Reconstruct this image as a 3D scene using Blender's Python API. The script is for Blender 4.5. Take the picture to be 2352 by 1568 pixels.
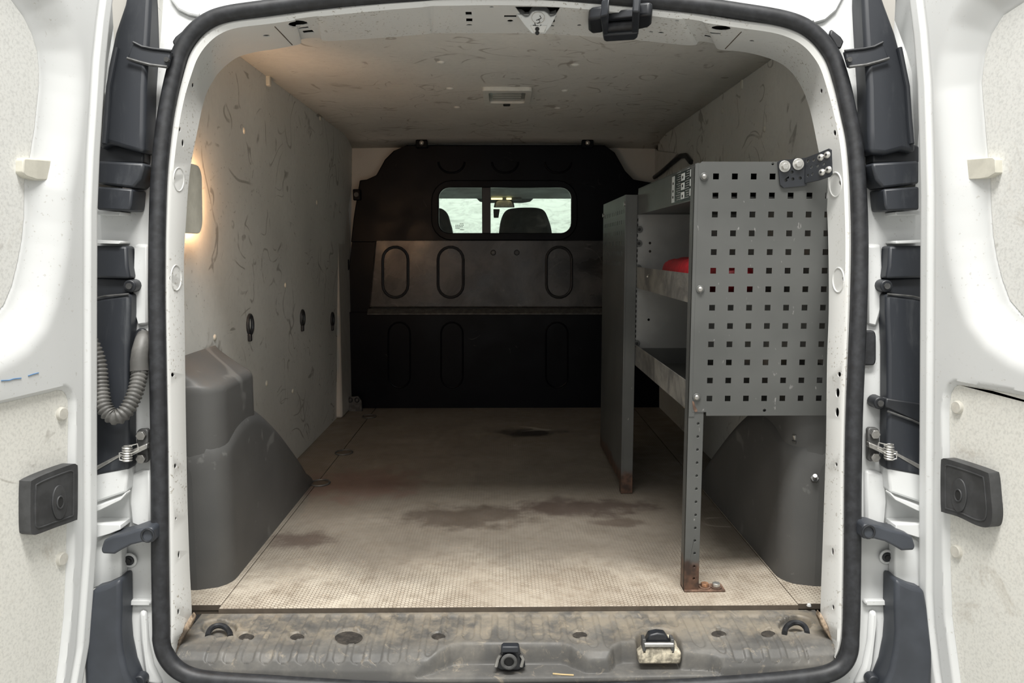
import bpy, bmesh, math, random
import numpy as np
from math import sin, cos, tan, atan, radians, pi, sqrt
from mathutils import Vector, Matrix
from mathutils.bvhtree import BVHTree

random.seed(7)
SC = bpy.context.scene
for o in list(bpy.data.objects):
    bpy.data.objects.remove(o)
COL = SC.collection

# ------------------------------------------------------------------ camera
F = 1800.0; W_, H_ = 2352.0, 1568.0
CAM = Vector((0.0, -1.55, 0.74))
cam_d = bpy.data.cameras.new('camera'); cam = bpy.data.objects.new('camera', cam_d); COL.objects.link(cam)
cam_d.sensor_width = 36.0; cam_d.lens = 36.0 * F / W_; cam_d.clip_start = 0.02
cam.location = CAM
cam.rotation_euler = (radians(90) - atan(211 / F), 0, -atan(26 / F))
SC.camera = cam
# ------------------------------------------------------------------ world, lamps, exposure
world = bpy.data.worlds.new('hall_light'); SC.world = world; world.use_nodes = True
bgn = world.node_tree.nodes['Background']
bgn.inputs[0].default_value = (1.0, 1.0, 0.975, 1); bgn.inputs[1].default_value = 0.40
def hall_lamp(loc, sx, sy, power, rot=(0, 0, 0)):
    d = bpy.data.lights.new('hall_lamp', 'AREA'); d.shape = 'RECTANGLE'; d.size = sx; d.size_y = sy; d.energy = power
    d.color = (1.0, 0.985, 0.95)
    o = bpy.data.objects.new('hall_lamp', d); COL.objects.link(o); o.location = loc; o.rotation_euler = rot
hall_lamp((0.0, -1.40, 4.2), 2.4, 0.8, 225)
hall_lamp((0.0, -3.2, 3.1), 4.0, 0.8, 36)
hall_lamp((0.0, 6.0, 4.2), 6.0, 1.0, 290, (radians(40), 0, 0))
SC.view_settings.view_transform = 'Standard'; SC.view_settings.look = 'None'
SC.view_settings.gamma = 1.0; SC.view_settings.use_curve_mapping = False
SC.view_settings.exposure = 0.45
SC.cycles.max_bounces = 10; SC.cycles.diffuse_bounces = 6; SC.cycles.transparent_max_bounces = 12

# ------------------------------------------------------------------ picture-to-place helpers (layout measured on known planes)
RM = cam.rotation_euler.to_matrix()
RMi = RM.transposed()
def ray(px, py): return RM @ Vector(((px - W_ / 2) / F, -(py - H_ / 2) / F, -1.0))
def at(px, py, Y):
    d = ray(px, py); return CAM + d * ((Y - CAM.y) / d.y)
def atx(px, py, X):
    d = ray(px, py); return CAM + d * ((X - CAM.x) / d.x)
def atz(px, py, Z):
    d = ray(px, py); return CAM + d * ((Z - CAM.z) / d.z)
def onplane(px, py, p0, n):
    d = ray(px, py); return CAM + d * ((p0 - CAM).dot(n) / d.dot(n))
LEAN = 0.2; REAR0 = -0.05
def rear_y(z, off=0.0): return REAR0 + off + LEAN * (z - 0.5)
RN = Vector((0, 1, -LEAN)).normalized()
def atp(px, py, off=0.0):                       # on the leaning plane of the rear opening
    return onplane(px, py, Vector((0, rear_y(0.5, off), 0.5)), RN)
def project(V):                                 # numpy (n,3) -> pixels
    R = np.array(RMi); q = (np.asarray(V) - np.array(CAM)) @ R.T
    return W_ / 2 - F * q[:, 0] / q[:, 2], H_ / 2 + F * q[:, 1] / q[:, 2]

# ------------------------------------------------------------------ mesh helpers
ORG = {}
def tag(o, label=None, cat=None, group=None, kind=None):
    if label: o['label'] = label
    if cat: o['category'] = cat
    if group: o['group'] = group
    if kind: o['kind'] = kind
    return o
def thing(name, label, cat, loc=(0, 0, 0), group=None, kind=None):
    o = bpy.data.objects.new(name, None); COL.objects.link(o); o.location = loc; o.empty_display_size = 0.05
    ORG[o] = Vector(loc); return tag(o, label, cat, group, kind)
def link(me, name, mat, parent=None, smooth=35, bevel=0, seg=2, label=None):
    o = bpy.data.objects.new(name, me); COL.objects.link(o)
    if parent is not None:
        off = ORG[parent]; o.parent = parent; ORG[o] = off
        if off.length > 0: me.transform(Matrix.Translation(-off))
    else: ORG[o] = Vector((0, 0, 0))
    if mat: me.materials.append(mat)
    if smooth:
        for p in me.polygons: p.use_smooth = True
        me.set_sharp_from_angle(angle=radians(smooth))
    if bevel:
        b = o.modifiers.new('bevel', 'BEVEL'); b.width = bevel; b.segments = seg; b.limit_method = 'ANGLE'; b.angle_limit = radians(35)
        b.use_clamp_overlap = True
    if label: o['label'] = label
    return o
def frame_of(n):
    n = n.normalized(); a = Vector((0, 0, 1)) if abs(n.z) < 0.9 else Vector((1, 0, 0))
    u = a.cross(n).normalized(); v = n.cross(u); return u, v, n
class MB:
    def __init__(s): s.v = []; s.f = []
    def add(s, vs, fs):
        b = len(s.v); s.v += [tuple(x) for x in vs]; s.f += [tuple(i + b for i in f) for f in fs]; return s
    def box(s, c, d, R=None):
        c = Vector(c); vs = []
        for x in (-.5, .5):
            for y in (-.5, .5):
                for z in (-.5, .5):
                    p = Vector((x * d[0], y * d[1], z * d[2])); vs.append(c + (R @ p if R else p))
        return s.add(vs, [(0, 1, 3, 2), (4, 6, 7, 5), (0, 4, 5, 1), (2, 3, 7, 6), (0, 2, 6, 4), (1, 5, 7, 3)])
    def span(s, x0, x1, y0, y1, z0, z1):
        return s.box(((x0 + x1) / 2, (y0 + y1) / 2, (z0 + z1) / 2), (abs(x1 - x0), abs(y1 - y0), abs(z1 - z0)))
    def prism(s, pts, vec):
        n = len(pts); pts = [Vector(p) for p in pts]; vec = Vector(vec)
        nn = Vector((0, 0, 0))
        for i in range(n): nn += pts[i].cross(pts[(i + 1) % n])
        if nn.dot(vec) > 0: pts = pts[::-1]
        vs = pts + [p + vec for p in pts]
        fs = [tuple(range(n)), tuple(range(2 * n - 1, n - 1, -1))]
        for i in range(n):
            j = (i + 1) % n; fs.append((j, i, n + i, n + j))
        return s.add(vs, fs)
    def cyl(s, p0, p1, r0, r1=None, n=14):
        p0 = Vector(p0); p1 = Vector(p1); r1 = r0 if r1 is None else r1
        u, v, w = frame_of(p1 - p0); vs = []
        for p, r in ((p0, r0), (p1, r1)):
            for i in range(n):
                a = 2 * pi * i / n; vs.append(p + u * (r * cos(a)) + v * (r * sin(a)))
        fs = [(i, (i + 1) % n, n + (i + 1) % n, n + i) for i in range(n)] + [tuple(range(n - 1, -1, -1)), tuple(range(n, 2 * n))]
        return s.add(vs, fs)
    def dome(s, c, nrm, r, h, n=14, rings=3):
        c = Vector(c); u, v, w = frame_of(Vector(nrm)); vs = []
        for k in range(rings + 1):
            a = (pi / 2) * k / (rings + 0.35)
            for i in range(n):
                t = 2 * pi * i / n; vs.append(c + (u * cos(t) + v * sin(t)) * (r * cos(a)) + w * (h * sin(a)))
        fs = []
        for k in range(rings):
            for i in range(n):
                j = (i + 1) % n; fs.append((k * n + i, k * n + j, (k + 1) * n + j, (k + 1) * n + i))
        fs.append(tuple(range(rings * n, rings * n + n))); fs.append(tuple(range(n - 1, -1, -1)))
        return s.add(vs, fs)
    def tube(s, pts, r, n=10, closed=False, flat=1.0, side=None):
        pts = [Vector(p) for p in pts]; m = len(pts); vs = []; fs = []
        up = None
        for i in range(m):
            a = pts[(i - 1) % m] if (closed or i > 0) else pts[i]
            b = pts[(i + 1) % m] if (closed or i < m - 1) else pts[i]
            t = (b - a).normalized()
            if side is not None: u = (Vector(side) - t * t.dot(Vector(side))).normalized()
            elif up is None: u = frame_of(t)[0]
            else: u = (up - t * t.dot(up)).normalized()
            up = u; v = t.cross(u); rr = r(i / max(1, m - 1)) if callable(r) else r
            for k in range(n):
                q = 2 * pi * k / n; vs.append(pts[i] + u * (rr * flat * cos(q)) + v * (rr * sin(q)))
        for i in range(m if closed else m - 1):
            j = (i + 1) % m
            for k in range(n):
                l = (k + 1) % n; fs.append((i * n + k, i * n + l, j * n + l, j * n + k))
        if not closed: fs += [tuple(range(n - 1, -1, -1)), tuple(range((m - 1) * n, m * n))]
        return s.add(vs, fs)
    def plate(s, outer, holes, th, fn):           # flat sheet with holes; fn(u, v, w) -> place, w in 0..th
        cu = bpy.data.curves.new('t', 'CURVE'); cu.dimensions = '2D'; cu.fill_mode = 'BOTH'; cu.extrude = 0.5
        for poly in [outer] + list(holes):
            sp = cu.splines.new('POLY'); sp.points.add(len(poly) - 1); sp.use_cyclic_u = True
            for i, p in enumerate(poly): sp.points[i].co = (p[0] * 100, p[1] * 100, 0, 1)
        ob = bpy.data.objects.new('t', cu); me = bpy.data.meshes.new_from_object(ob)
        bm = bmesh.new(); bm.from_mesh(me); bmesh.ops.remove_doubles(bm, verts=bm.verts, dist=1e-4)
        bm.verts.index_update()
        s.add([fn(v.co.x / 100, v.co.y / 100, (v.co.z + 0.5) * th) for v in bm.verts], [[v.index for v in f.verts] for f in bm.faces])
        bm.free(); bpy.data.meshes.remove(me); bpy.data.objects.remove(ob); bpy.data.curves.remove(cu); return s
    def grid(s, P, nx, ny):                       # P index [i*ny+j]
        return s.add(P, [(i * ny + j, (i + 1) * ny + j, (i + 1) * ny + j + 1, i * ny + j + 1) for i in range(nx - 1) for j in range(ny - 1)])
    def build(s, name, mat, parent=None, bevel=0, seg=2, smooth=35, label=None, fix=True):
        me = bpy.data.meshes.new(name); me.from_pydata(s.v, [], s.f); me.update()
        if fix:
            bm = bmesh.new(); bm.from_mesh(me); bmesh.ops.recalc_face_normals(bm, faces=bm.faces); bm.to_mesh(me); bm.free()
        return link(me, name, mat, parent, smooth, bevel, seg, label)
def rrect(x0, x1, y0, y1, r, n=5):
    out = []
    for cx, cy, a0 in ((x1 - r, y1 - r, 0), (x0 + r, y1 - r, 90), (x0 + r, y0 + r, 180), (x1 - r, y0 + r, 270)):
        for i in range(n + 1):
            a = radians(a0 + 90 * i / n); out.append((cx + r * cos(a), cy + r * sin(a)))
    return out
def ellipse(cx, cy, rx, ry, n=14): return [(cx + rx * cos(2 * pi * i / n), cy + ry * sin(2 * pi * i / n)) for i in range(n)]
def catmull(P, k, closed=False):
    P = [np.array(p, float) for p in P]; n = len(P); out = []
    for i in range(n if closed else n - 1):
        if closed: a, b, c, d = P[(i - 1) % n], P[i], P[(i + 1) % n], P[(i + 2) % n]
        else: a, b, c, d = P[max(0, i - 1)], P[i], P[i + 1], P[min(n - 1, i + 2)]
        for j in range(k):
            t = j / k
            out.append(0.5 * ((2 * b) + (c - a) * t + (2 * a - 5 * b + 4 * c - d) * t * t + (3 * b - a - 3 * c + d) * t ** 3))
    if not closed: out.append(P[-1])
    return out
def sdf(poly, X, Y):                              # signed distance to polygon, negative inside
    X = np.asarray(X); Y = np.asarray(Y); d = np.full(X.shape, 1e9); ins = np.zeros(X.shape, bool); n = len(poly)
    for i in range(n):
        ax, ay = poly[i]; bx, by = poly[(i + 1) % n]; ex, ey = bx - ax, by - ay
        t = np.clip(((X - ax) * ex + (Y - ay) * ey) / max(1e-12, ex * ex + ey * ey), 0, 1)
        d = np.minimum(d, np.hypot(X - ax - t * ex, Y - ay - t * ey))
        c = ((ay > Y) != (by > Y)) & (X < ex * (Y - ay) / (ey if abs(ey) > 1e-12 else 1e-12) + ax); ins ^= c
    return np.where(ins, -d, d)
def sstep(a, b, x):
    t = np.clip((x - a) / (b - a), 0, 1); return t * t * (3 - 2 * t)

# ------------------------------------------------------------------ materials
MATS = {}
class NT:
    def __init__(s, name, rough=0.5, metal=0.0, spec=0.5):
        s.m = bpy.data.materials.new(name); s.m.use_nodes = True; s.t = s.m.node_tree; s.b = s.t.nodes['Principled BSDF']
        s.b.inputs['Roughness'].default_value = rough; s.b.inputs['Metallic'].default_value = metal
        s.b.inputs['Specular IOR Level'].default_value = spec
        s.co = s.n('ShaderNodeTexCoord').outputs['Object']; MATS[name] = s.m
    def n(s, k, **kw):
        x = s.t.nodes.new(k)
        for a, b in kw.items(): setattr(x, a, b)
        return x
    def l(s, a, b): s.t.links.new(a, b)
    def val(s, sock, v):
        if hasattr(v, 'is_output') or isinstance(v, bpy.types.NodeSocket): s.l(v, sock)
        else: sock.default_value = v
    def math(s, op, a, b=0.0, c=None):
        x = s.n('ShaderNodeMath', operation=op); s.val(x.inputs[0], a); s.val(x.inputs[1], b)
        if c is not None: s.val(x.inputs[2], c)
        return x.outputs[0]
    def vmath(s, op, a, b):
        x = s.n('ShaderNodeVectorMath', operation=op); s.val(x.inputs[0], a); s.val(x.inputs[1], b); return x
    def mapping(s, scale=(1, 1, 1), rot=(0, 0, 0), loc=(0, 0, 0), src=None):
        x = s.n('ShaderNodeMapping'); x.inputs['Scale'].default_value = scale; x.inputs['Rotation'].default_value = rot
        x.inputs['Location'].default_value = loc; s.l(src or s.co, x.inputs['Vector']); return x.outputs[0]
    def noise(s, scale, det=3, rough=0.5, dist=0.0, vec=None):
        x = s.n('ShaderNodeTexNoise'); x.inputs['Scale'].default_value = scale; x.inputs['Detail'].default_value = det
        x.inputs['Roughness'].default_value = rough; x.inputs['Distortion'].default_value = dist; s.l(vec or s.co, x.inputs['Vector'])
        return x.outputs['Fac']
    def ramp(s, v, a, b, lo=0.0, hi=1.0):
        x = s.n('ShaderNodeMapRange'); x.interpolation_type = 'SMOOTHSTEP'; s.l(v, x.inputs[0])
        x.inputs[1].default_value = a; x.inputs[2].default_value = b; x.inputs[3].default_value = lo; x.inputs[4].default_value = hi
        return x.outputs[0]
    def mix(s, f, a, b):
        x = s.n('ShaderNodeMix', data_type='RGBA'); s.val(x.inputs[0], f)
        for sock, v in ((x.inputs[6], a), (x.inputs[7], b)):
            if isinstance(v, tuple): sock.default_value = (*v[:3], 1)
            else: s.l(v, sock)
        return x.outputs[2]
    def scratch(s, scale, wid, seed, freq=7.0, keep=(0.56, 0.64)):   # thin broken curved lines: 1 on the line
        v = s.mapping((1, 1, 1), (seed * 0.7, seed * 0.3, seed), (seed, seed * 2, 0))
        f = s.math('FRACT', s.math('MULTIPLY', s.noise(scale, 1, 0.35, 0.5, v), freq))
        ln = s.ramp(s.math('ABSOLUTE', s.math('SUBTRACT', f, 0.5)), wid * 0.4, wid, 1.0, 0.0)
        k = s.ramp(s.noise(scale * 0.8, 4, 0.6, 0, s.mapping(loc=(seed * 5, 3, seed))), keep[0], keep[1])
        return s.math('MULTIPLY', ln, k)
    def color(s, c):
        if isinstance(c, tuple): s.b.inputs['Base Color'].default_value = (*c[:3], 1)
        else: s.l(c, s.b.inputs['Base Color'])
        return s
    def rough(s, v): s.val(s.b.inputs['Roughness'], v); return s
    def bump(s, h, st=0.3, dist=0.002):
        x = s.n('ShaderNodeBump'); x.inputs['Strength'].default_value = st; x.inputs['Distance'].default_value = dist
        s.l(h, x.inputs['Height']); s.l(x.outputs[0], s.b.inputs['Normal']); return s
def simple(name, c, rough=0.5, metal=0.0, var=0.15, scale=30, spec=0.5):
    t = NT(name, rough, metal, spec); f = t.ramp(t.noise(scale, 4, 0.6), 0.35, 0.7)
    t.color(t.mix(f, tuple(x * (1 - var) for x in c), tuple(min(1, x * (1 + var)) for x in c)))
    return t.m
def white_paint(name, base, dirt=(0.30, 0.27, 0.22), amt=0.5, thr=0.66):
    t = NT(name, 0.32)
    c = t.mix(t.ramp(t.noise(5, 3), 0.3, 0.75), base, tuple(x * 0.93 for x in base))
    spk = t.math('MULTIPLY', t.ramp(t.noise(170, 2, 0.5), thr, thr + 0.05), t.ramp(t.noise(7, 3), 0.42, 0.62))
    c = t.mix(t.math('MULTIPLY', spk, amt), c, dirt)
    c = t.mix(t.math('MULTIPLY', t.ramp(t.noise(14, 5, 0.7), 0.6, 0.78), amt * 0.4), c, dirt)
    t.color(c).rough(t.ramp(t.noise(20, 3), 0.3, 0.7, 0.28, 0.45)); return t.m
M_white = white_paint('white_paint', (0.66, 0.67, 0.665), amt=0.35)
M_white2 = white_paint('white_paint_dirty', (0.66, 0.66, 0.64), amt=0.8, thr=0.62)
M_primer = white_paint('off_white_body_metal', (0.55, 0.53, 0.49), amt=0.5)
def board(name, base, dark, sc=1.0, amt=0.6):
    t = NT(name, 0.62)
    c = t.mix(t.ramp(t.noise(3, 4, 0.6), 0.3, 0.75), base, tuple(x * 0.86 for x in base))
    c = t.mix(t.ramp(t.noise(60, 4, 0.6), 0.35, 0.75, 0, 0.35), c, tuple(x * 0.80 for x in base))
    for k, (s_, th, fq) in enumerate(((2.5, 0.055, 9), (4, 0.06, 8), (6, 0.075, 6), (3.2, 0.05, 11), (9, 0.09, 4))):
        c = t.mix(t.math('MULTIPLY', t.scratch(s_ * sc, th, 1.3 + k * 2.1, fq), amt), c, dark)
    st = t.ramp(t.noise(30, 2, 0.5, 0.6, t.mapping((1, 0.25, 1), (0.5, 0.3, 0.8))), 0.72, 0.78)
    c = t.mix(t.math('MULTIPLY', st, amt), c, dark)
    spk = t.math('MULTIPLY', t.ramp(t.noise(110, 2, 0.5), 0.67, 0.72), t.ramp(t.noise(6, 3), 0.45, 0.62))
    c = t.mix(t.math('MULTIPLY', spk, amt), c, dark)
    t.color(c); t.bump(t.noise(90, 3), 0.15, 0.001); return t.m
M_lining = board('scratched_lining_board', (0.71, 0.705, 0.665), (0.19, 0.175, 0.15))
M_ceil = board('scratched_ceiling_board', (0.79, 0.775, 0.73), (0.30, 0.26, 0.22))
def hard(name, base):
    t = NT(name, 0.6)
    c = t.mix(t.ramp(t.noise(210, 3, 0.6), 0.42, 0.70), base, tuple(x * 0.84 for x in base))
    c = t.mix(t.ramp(t.noise(9, 5, 0.7, 0.5), 0.58, 0.74, 0, 0.45), c, (0.36, 0.30, 0.22))
    c = t.mix(t.math('MULTIPLY', t.scratch(8, 0.07, 4.4, 4, (0.62, 0.68)), 0.4), c, (0.25, 0.22, 0.18))
    t.color(c); t.bump(t.noise(220, 3), 0.25, 0.001); return t.m
M_hard = hard('door_hardboard', (0.74, 0.74, 0.71))
M_hard2 = hard('door_hardboard_lower', (0.79, 0.78, 0.725))
# floor: resin board with a hexagon anti-slip pattern, worn and stained
def floor_mat():
    t = NT('anti_slip_floor_board', 0.55)
    S = 0.0092
    sep = t.n('ShaderNodeSeparateXYZ'); t.l(t.co, sep.inputs[0])
    def cell(ox, oy):
        x = t.math('SUBTRACT', t.math('FLOORED_MODULO', t.math('ADD', t.math('DIVIDE', sep.outputs[0], S), ox), 1.7320508), 0.8660254)
        y = t.math('SUBTRACT', t.math('FLOORED_MODULO', t.math('ADD', t.math('DIVIDE', sep.outputs[1], S), oy), 1.0), 0.5)
        ax, ay = t.math('ABSOLUTE', x), t.math('ABSOLUTE', y)
        return t.math('MAXIMUM', ay, t.math('ADD', t.math('MULTIPLY', ax, 0.8660254), t.math('MULTIPLY', ay, 0.5)))
    hx = t.math('MINIMUM', cell(100 * 1.7320508, 100), cell(100 * 1.7320508 + 0.8660254, 100.5))
    line = t.ramp(hx, 0.36, 0.47)                 # 1 on the joints
    big = t.noise(2.2, 4, 0.65, 0.6)
    c = t.mix(t.ramp(big, 0.35, 0.7), (0.42, 0.365, 0.295), (0.62, 0.56, 0.465))
    c = t.mix(t.ramp(t.noise(28, 5, 0.7), 0.4, 0.72, 0, 0.5), c, (0.20, 0.15, 0.105))
    wear = t.ramp(t.noise(5, 3), 0.35, 0.6, 0.25, 0.8)
    c = t.mix(t.math('MULTIPLY', line, wear), c, (0.13, 0.10, 0.07))
    def spot(x, y, rx, ry, col, k, c, seed):
        v = t.vmath('SUBTRACT', t.co, (x, y, 0)).outputs[0]
        v = t.vmath('MULTIPLY', v, (1 / rx, 1 / ry, 0)).outputs[0]
        ln = t.n('ShaderNodeVectorMath', operation='LENGTH'); t.l(v, ln.inputs[0])
        d = t.math('ADD', ln.outputs['Value'], t.math('MULTIPLY', t.math('SUBTRACT', t.noise(7 + seed, 5, 0.65), 0.5), 2.2))
        return t.mix(t.ramp(d, 0.35, 1.05, k, 0.0), c, col)
    def sp(px, py, rx, ry, col, k, c, seed):
        p = atz(px, py, 0); return spot(p.x, p.y, rx, ry, col, k, c, seed)
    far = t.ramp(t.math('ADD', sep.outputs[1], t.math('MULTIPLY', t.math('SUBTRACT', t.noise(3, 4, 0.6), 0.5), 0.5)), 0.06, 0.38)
    c = t.mix(t.math('MULTIPLY', far, 0.80), c, (0.120, 0.104, 0.085))     # worn, stained board deeper in, with the header's shade painted into the colour
    c = sp(1210, 993, 0.17, 0.09, (0.03, 0.026, 0.024), 0.95, c, 1)
    c = sp(1070, 1185, 0.24, 0.12, (0.06, 0.045, 0.034), 0.8, c, 2)
    c = sp(1330, 1165, 0.26, 0.10, (0.06, 0.042, 0.034), 0.85, c, 3)
    c = sp(680, 1240, 0.13, 0.07, (0.07, 0.05, 0.04), 0.85, c, 4)
    c = sp(830, 1110, 0.25, 0.20, (0.17, 0.10, 0.085), 0.55, c, 5)
    c = sp(1420, 1200, 0.10, 0.04, (0.06, 0.04, 0.03), 0.6, c, 6)
    c = t.mix(t.math('MULTIPLY', t.scratch(3, 0.035, 9.1, 5, (0.62, 0.68)), 0.35), c, (0.62, 0.58, 0.50))
    t.color(c).rough(t.ramp(t.noise(12, 3), 0.3, 0.7, 0.42, 0.65)); t.bump(t.math('SUBTRACT', 1.0, line), 0.35, 0.0006); return t.m
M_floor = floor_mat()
M_edge = simple('raw_board_edge', (0.10, 0.08, 0.06), 0.8)
M_black = simple('black_plastic', (0.018, 0.020, 0.024), 0.42, var=0.25, scale=12)
M_trim = NT('dusty_black_trim', 0.45)
M_trim.color(M_trim.mix(M_trim.ramp(M_trim.noise(9, 5, 0.7, 0.4, M_trim.mapping((3, 3, 0.6))), 0.5, 0.8, 0, 0.55), (0.022, 0.025, 0.031), (0.085, 0.09, 0.095)))
M_trim = M_trim.m
M_rubber = simple('seal_rubber', (0.020, 0.021, 0.024), 0.5, var=0.35, scale=60)
M_flock = simple('flocked_seal_lip', (0.012, 0.012, 0.013), 0.85, var=0.5, scale=200)
def sill_mat():
    t = NT('dusty_sill_plastic', 0.5)
    c = t.mix(t.ramp(t.noise(7, 5, 0.7), 0.38, 0.68), (0.085, 0.083, 0.079), (0.155, 0.147, 0.132))
    c = t.mix(t.ramp(t.noise(34, 5, 0.75, 0.8), 0.55, 0.72, 0, 0.6), c, (0.33, 0.28, 0.21))
    g = t.n('ShaderNodeNewGeometry'); sep = t.n('ShaderNodeSeparateXYZ'); t.l(g.outputs['Position'], sep.inputs[0])
    rim = t.math('MULTIPLY', t.ramp(sep.outputs[1], -0.135, -0.06), t.ramp(t.noise(16, 5, 0.7), 0.36, 0.62))
    c = t.mix(t.math('MULTIPLY', rim, 0.6), c, (0.30, 0.255, 0.19))
    t.color(c).rough(t.ramp(t.noise(15, 3), 0.3, 0.7, 0.5, 0.75)); t.bump(t.noise(300, 2), 0.1, 0.0006); return t.m
M_sill = sill_mat()
def arch_mat():
    t = NT('grey_arch_plastic', 0.5)
    c = t.mix(t.ramp(t.noise(4, 4), 0.3, 0.7), (0.075, 0.075, 0.074), (0.10, 0.099, 0.096))
    c = t.mix(t.math('MULTIPLY', t.ramp(t.noise(40, 3), 0.66, 0.75), 0.4), c, (0.2, 0.2, 0.19))
    c = t.mix(t.math('MULTIPLY', t.scratch(5, 0.10, 2.7, 3, (0.60, 0.66)), 0.3), c, (0.26, 0.26, 0.25))
    t.color(c); t.bump(t.noise(400, 2), 0.2, 0.0006); return t.m
M_arch = arch_mat()
def rack_mat(rust=True):
    t = NT('grey_rack_steel' + ('_rusted' if rust else ''), 0.42, 0.15)
    c = t.mix(t.ramp(t.noise(6, 4), 0.3, 0.7), (0.088, 0.09, 0.086), (0.112, 0.114, 0.109))
    c = t.mix(t.math('MULTIPLY', t.ramp(t.noise(90, 3, 0.5, 0, t.mapping((1, 1, 0.4))), 0.70, 0.76), 0.6), c, (0.34, 0.33, 0.32))
    if rust:
        g = t.n('ShaderNodeNewGeometry'); sep = t.n('ShaderNodeSeparateXYZ'); t.l(g.outputs['Position'], sep.inputs[0])
        z = t.math('ADD', sep.outputs[2], t.math('MULTIPLY', t.math('SUBTRACT', t.noise(22, 4), 0.5), 0.06))
        rc = t.mix(t.ramp(t.noise(45, 4), 0.35, 0.65), (0.045, 0.028, 0.022), (0.125, 0.068, 0.045))
        c = t.mix(t.ramp(z, 0.055, 0.075, 1.0, 0.0), c, rc)
    t.color(c); return t.m
M_rack = rack_mat(False); M_post = rack_mat(True)
M_racklight = simple('pale_rack_steel', (0.30, 0.30, 0.29), 0.5, 0.1, 0.1, 8)
def tray_mat():
    t = NT('scuffed_tray_steel', 0.38, 0.35)
    c = t.mix(t.ramp(t.noise(7, 5, 0.7, 1.0), 0.38, 0.66), (0.15, 0.145, 0.135), (0.33, 0.315, 0.28)); t.color(c); return t.m
M_tray = tray_mat()
M_zinc = simple('zinc_bolt', (0.62, 0.61, 0.58), 0.35, 0.8, 0.15, 80)
M_rustbolt = simple('rusty_bolt', (0.30, 0.16, 0.09), 0.7, 0.3, 0.4, 120)
M_rust = simple('rust', (0.16, 0.095, 0.065), 0.8, 0.0, 0.5, 70)
M_dirtwhite = simple('gritty_white_paint', (0.50, 0.45, 0.35), 0.7, 0, 0.55, 70)
def bulk_mat():
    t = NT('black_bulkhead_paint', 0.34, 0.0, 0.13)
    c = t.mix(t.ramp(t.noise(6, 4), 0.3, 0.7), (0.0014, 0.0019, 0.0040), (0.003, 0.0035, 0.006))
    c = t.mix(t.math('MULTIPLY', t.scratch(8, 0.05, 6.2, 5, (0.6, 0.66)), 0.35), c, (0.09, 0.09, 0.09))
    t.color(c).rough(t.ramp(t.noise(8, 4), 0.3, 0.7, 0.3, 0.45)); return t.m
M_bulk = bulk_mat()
def scuff_mat():
    t = NT('scuffed_bulkhead_paint', 0.3)
    c = t.mix(t.ramp(t.noise(5, 5, 0.65, 0.8), 0.35, 0.7), (0.022, 0.021, 0.021), (0.085, 0.08, 0.076))
    c = t.mix(t.math('MULTIPLY', t.scratch(7, 0.08, 3.2, 5), 0.4), c, (0.15, 0.14, 0.13))
    t.color(c).rough(t.ramp(t.noise(7, 4), 0.3, 0.7, 0.22, 0.4)); return t.m
M_scuff = scuff_mat()
M_flake = simple('flaking_rusty_paint', (0.27, 0.205, 0.145), 0.8, 0, 0.7, 60)
M_lampwhite = simple('lamp_housing_white', (0.72, 0.71, 0.66), 0.4, 0, 0.05)
M_lens = simple('lamp_lens_grey', (0.33, 0.34, 0.31), 0.15, 0, 0.05)
M_beige = simple('beige_plastic', (0.62, 0.60, 0.52), 0.45, 0, 0.08)
M_red = simple('red_nylon', (0.34, 0.008, 0.016), 0.55, 0, 0.2, 60)
M_cord = simple('pale_cord', (0.45, 0.42, 0.36), 0.7)
M_hose = simple('grey_corrugated_hose', (0.11, 0.107, 0.10), 0.5, 0, 0.3, 20)
M_steel = simple('worn_steel', (0.42, 0.41, 0.39), 0.38, 0.85, 0.2, 60)
M_plategrey = simple('dark_steel_plate', (0.10, 0.10, 0.098), 0.5, 0.3, 0.3, 50)
M_bumper = simple('grey_blue_bumper_plastic', (0.040, 0.045, 0.055), 0.45, 0, 0.2, 8)
M_seat = simple('dark_seat_cloth', (0.020, 0.023, 0.025), 0.8, 0, 0.3, 60)
M_cabliner = simple('grey_cab_headliner', (0.10, 0.115, 0.115), 0.8, 0, 0.35, 6)
M_print = simple('black_print', (0.015, 0.015, 0.015), 0.5)
M_label = simple('dark_green_label', (0.015, 0.022, 0.022), 0.35)
M_labelw = simple('white_label_field', (0.55, 0.57, 0.55), 0.4, 0, 0.08)
M_ink = simple('blue_pen', (0.12, 0.25, 0.45), 0.6)
M_ground = simple('hall_floor_paint', (0.50, 0.50, 0.48), 0.45, 0, 0.08, 2)
M_plug = simple('dirty_dark_plug', (0.035, 0.030, 0.025), 0.8, 0, 0.5, 90)
M_dark = simple('underbody_and_shade_dark', (0.02, 0.02, 0.02), 0.8)  # underbody, and the painted-in shade behind the frame holes
M_straw = simple('dry_straw', (0.55, 0.42, 0.22), 0.7)
def emis(name, c, st):
    t = NT(name, 0.4); t.color(c); t.b.inputs['Emission Color'].default_value = (*c, 1); t.b.inputs['Emission Strength'].default_value = st; return t.m
M_warm = emis('warm_lamp_light', (1.0, 0.58, 0.30), 380.0)
M_warm2 = emis('warm_lens_edge', (1.0, 0.6, 0.3), 5.0)
M_cablamp = emis('cab_lamp_light', (1.0, 0.78, 0.35), 2.0)
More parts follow.
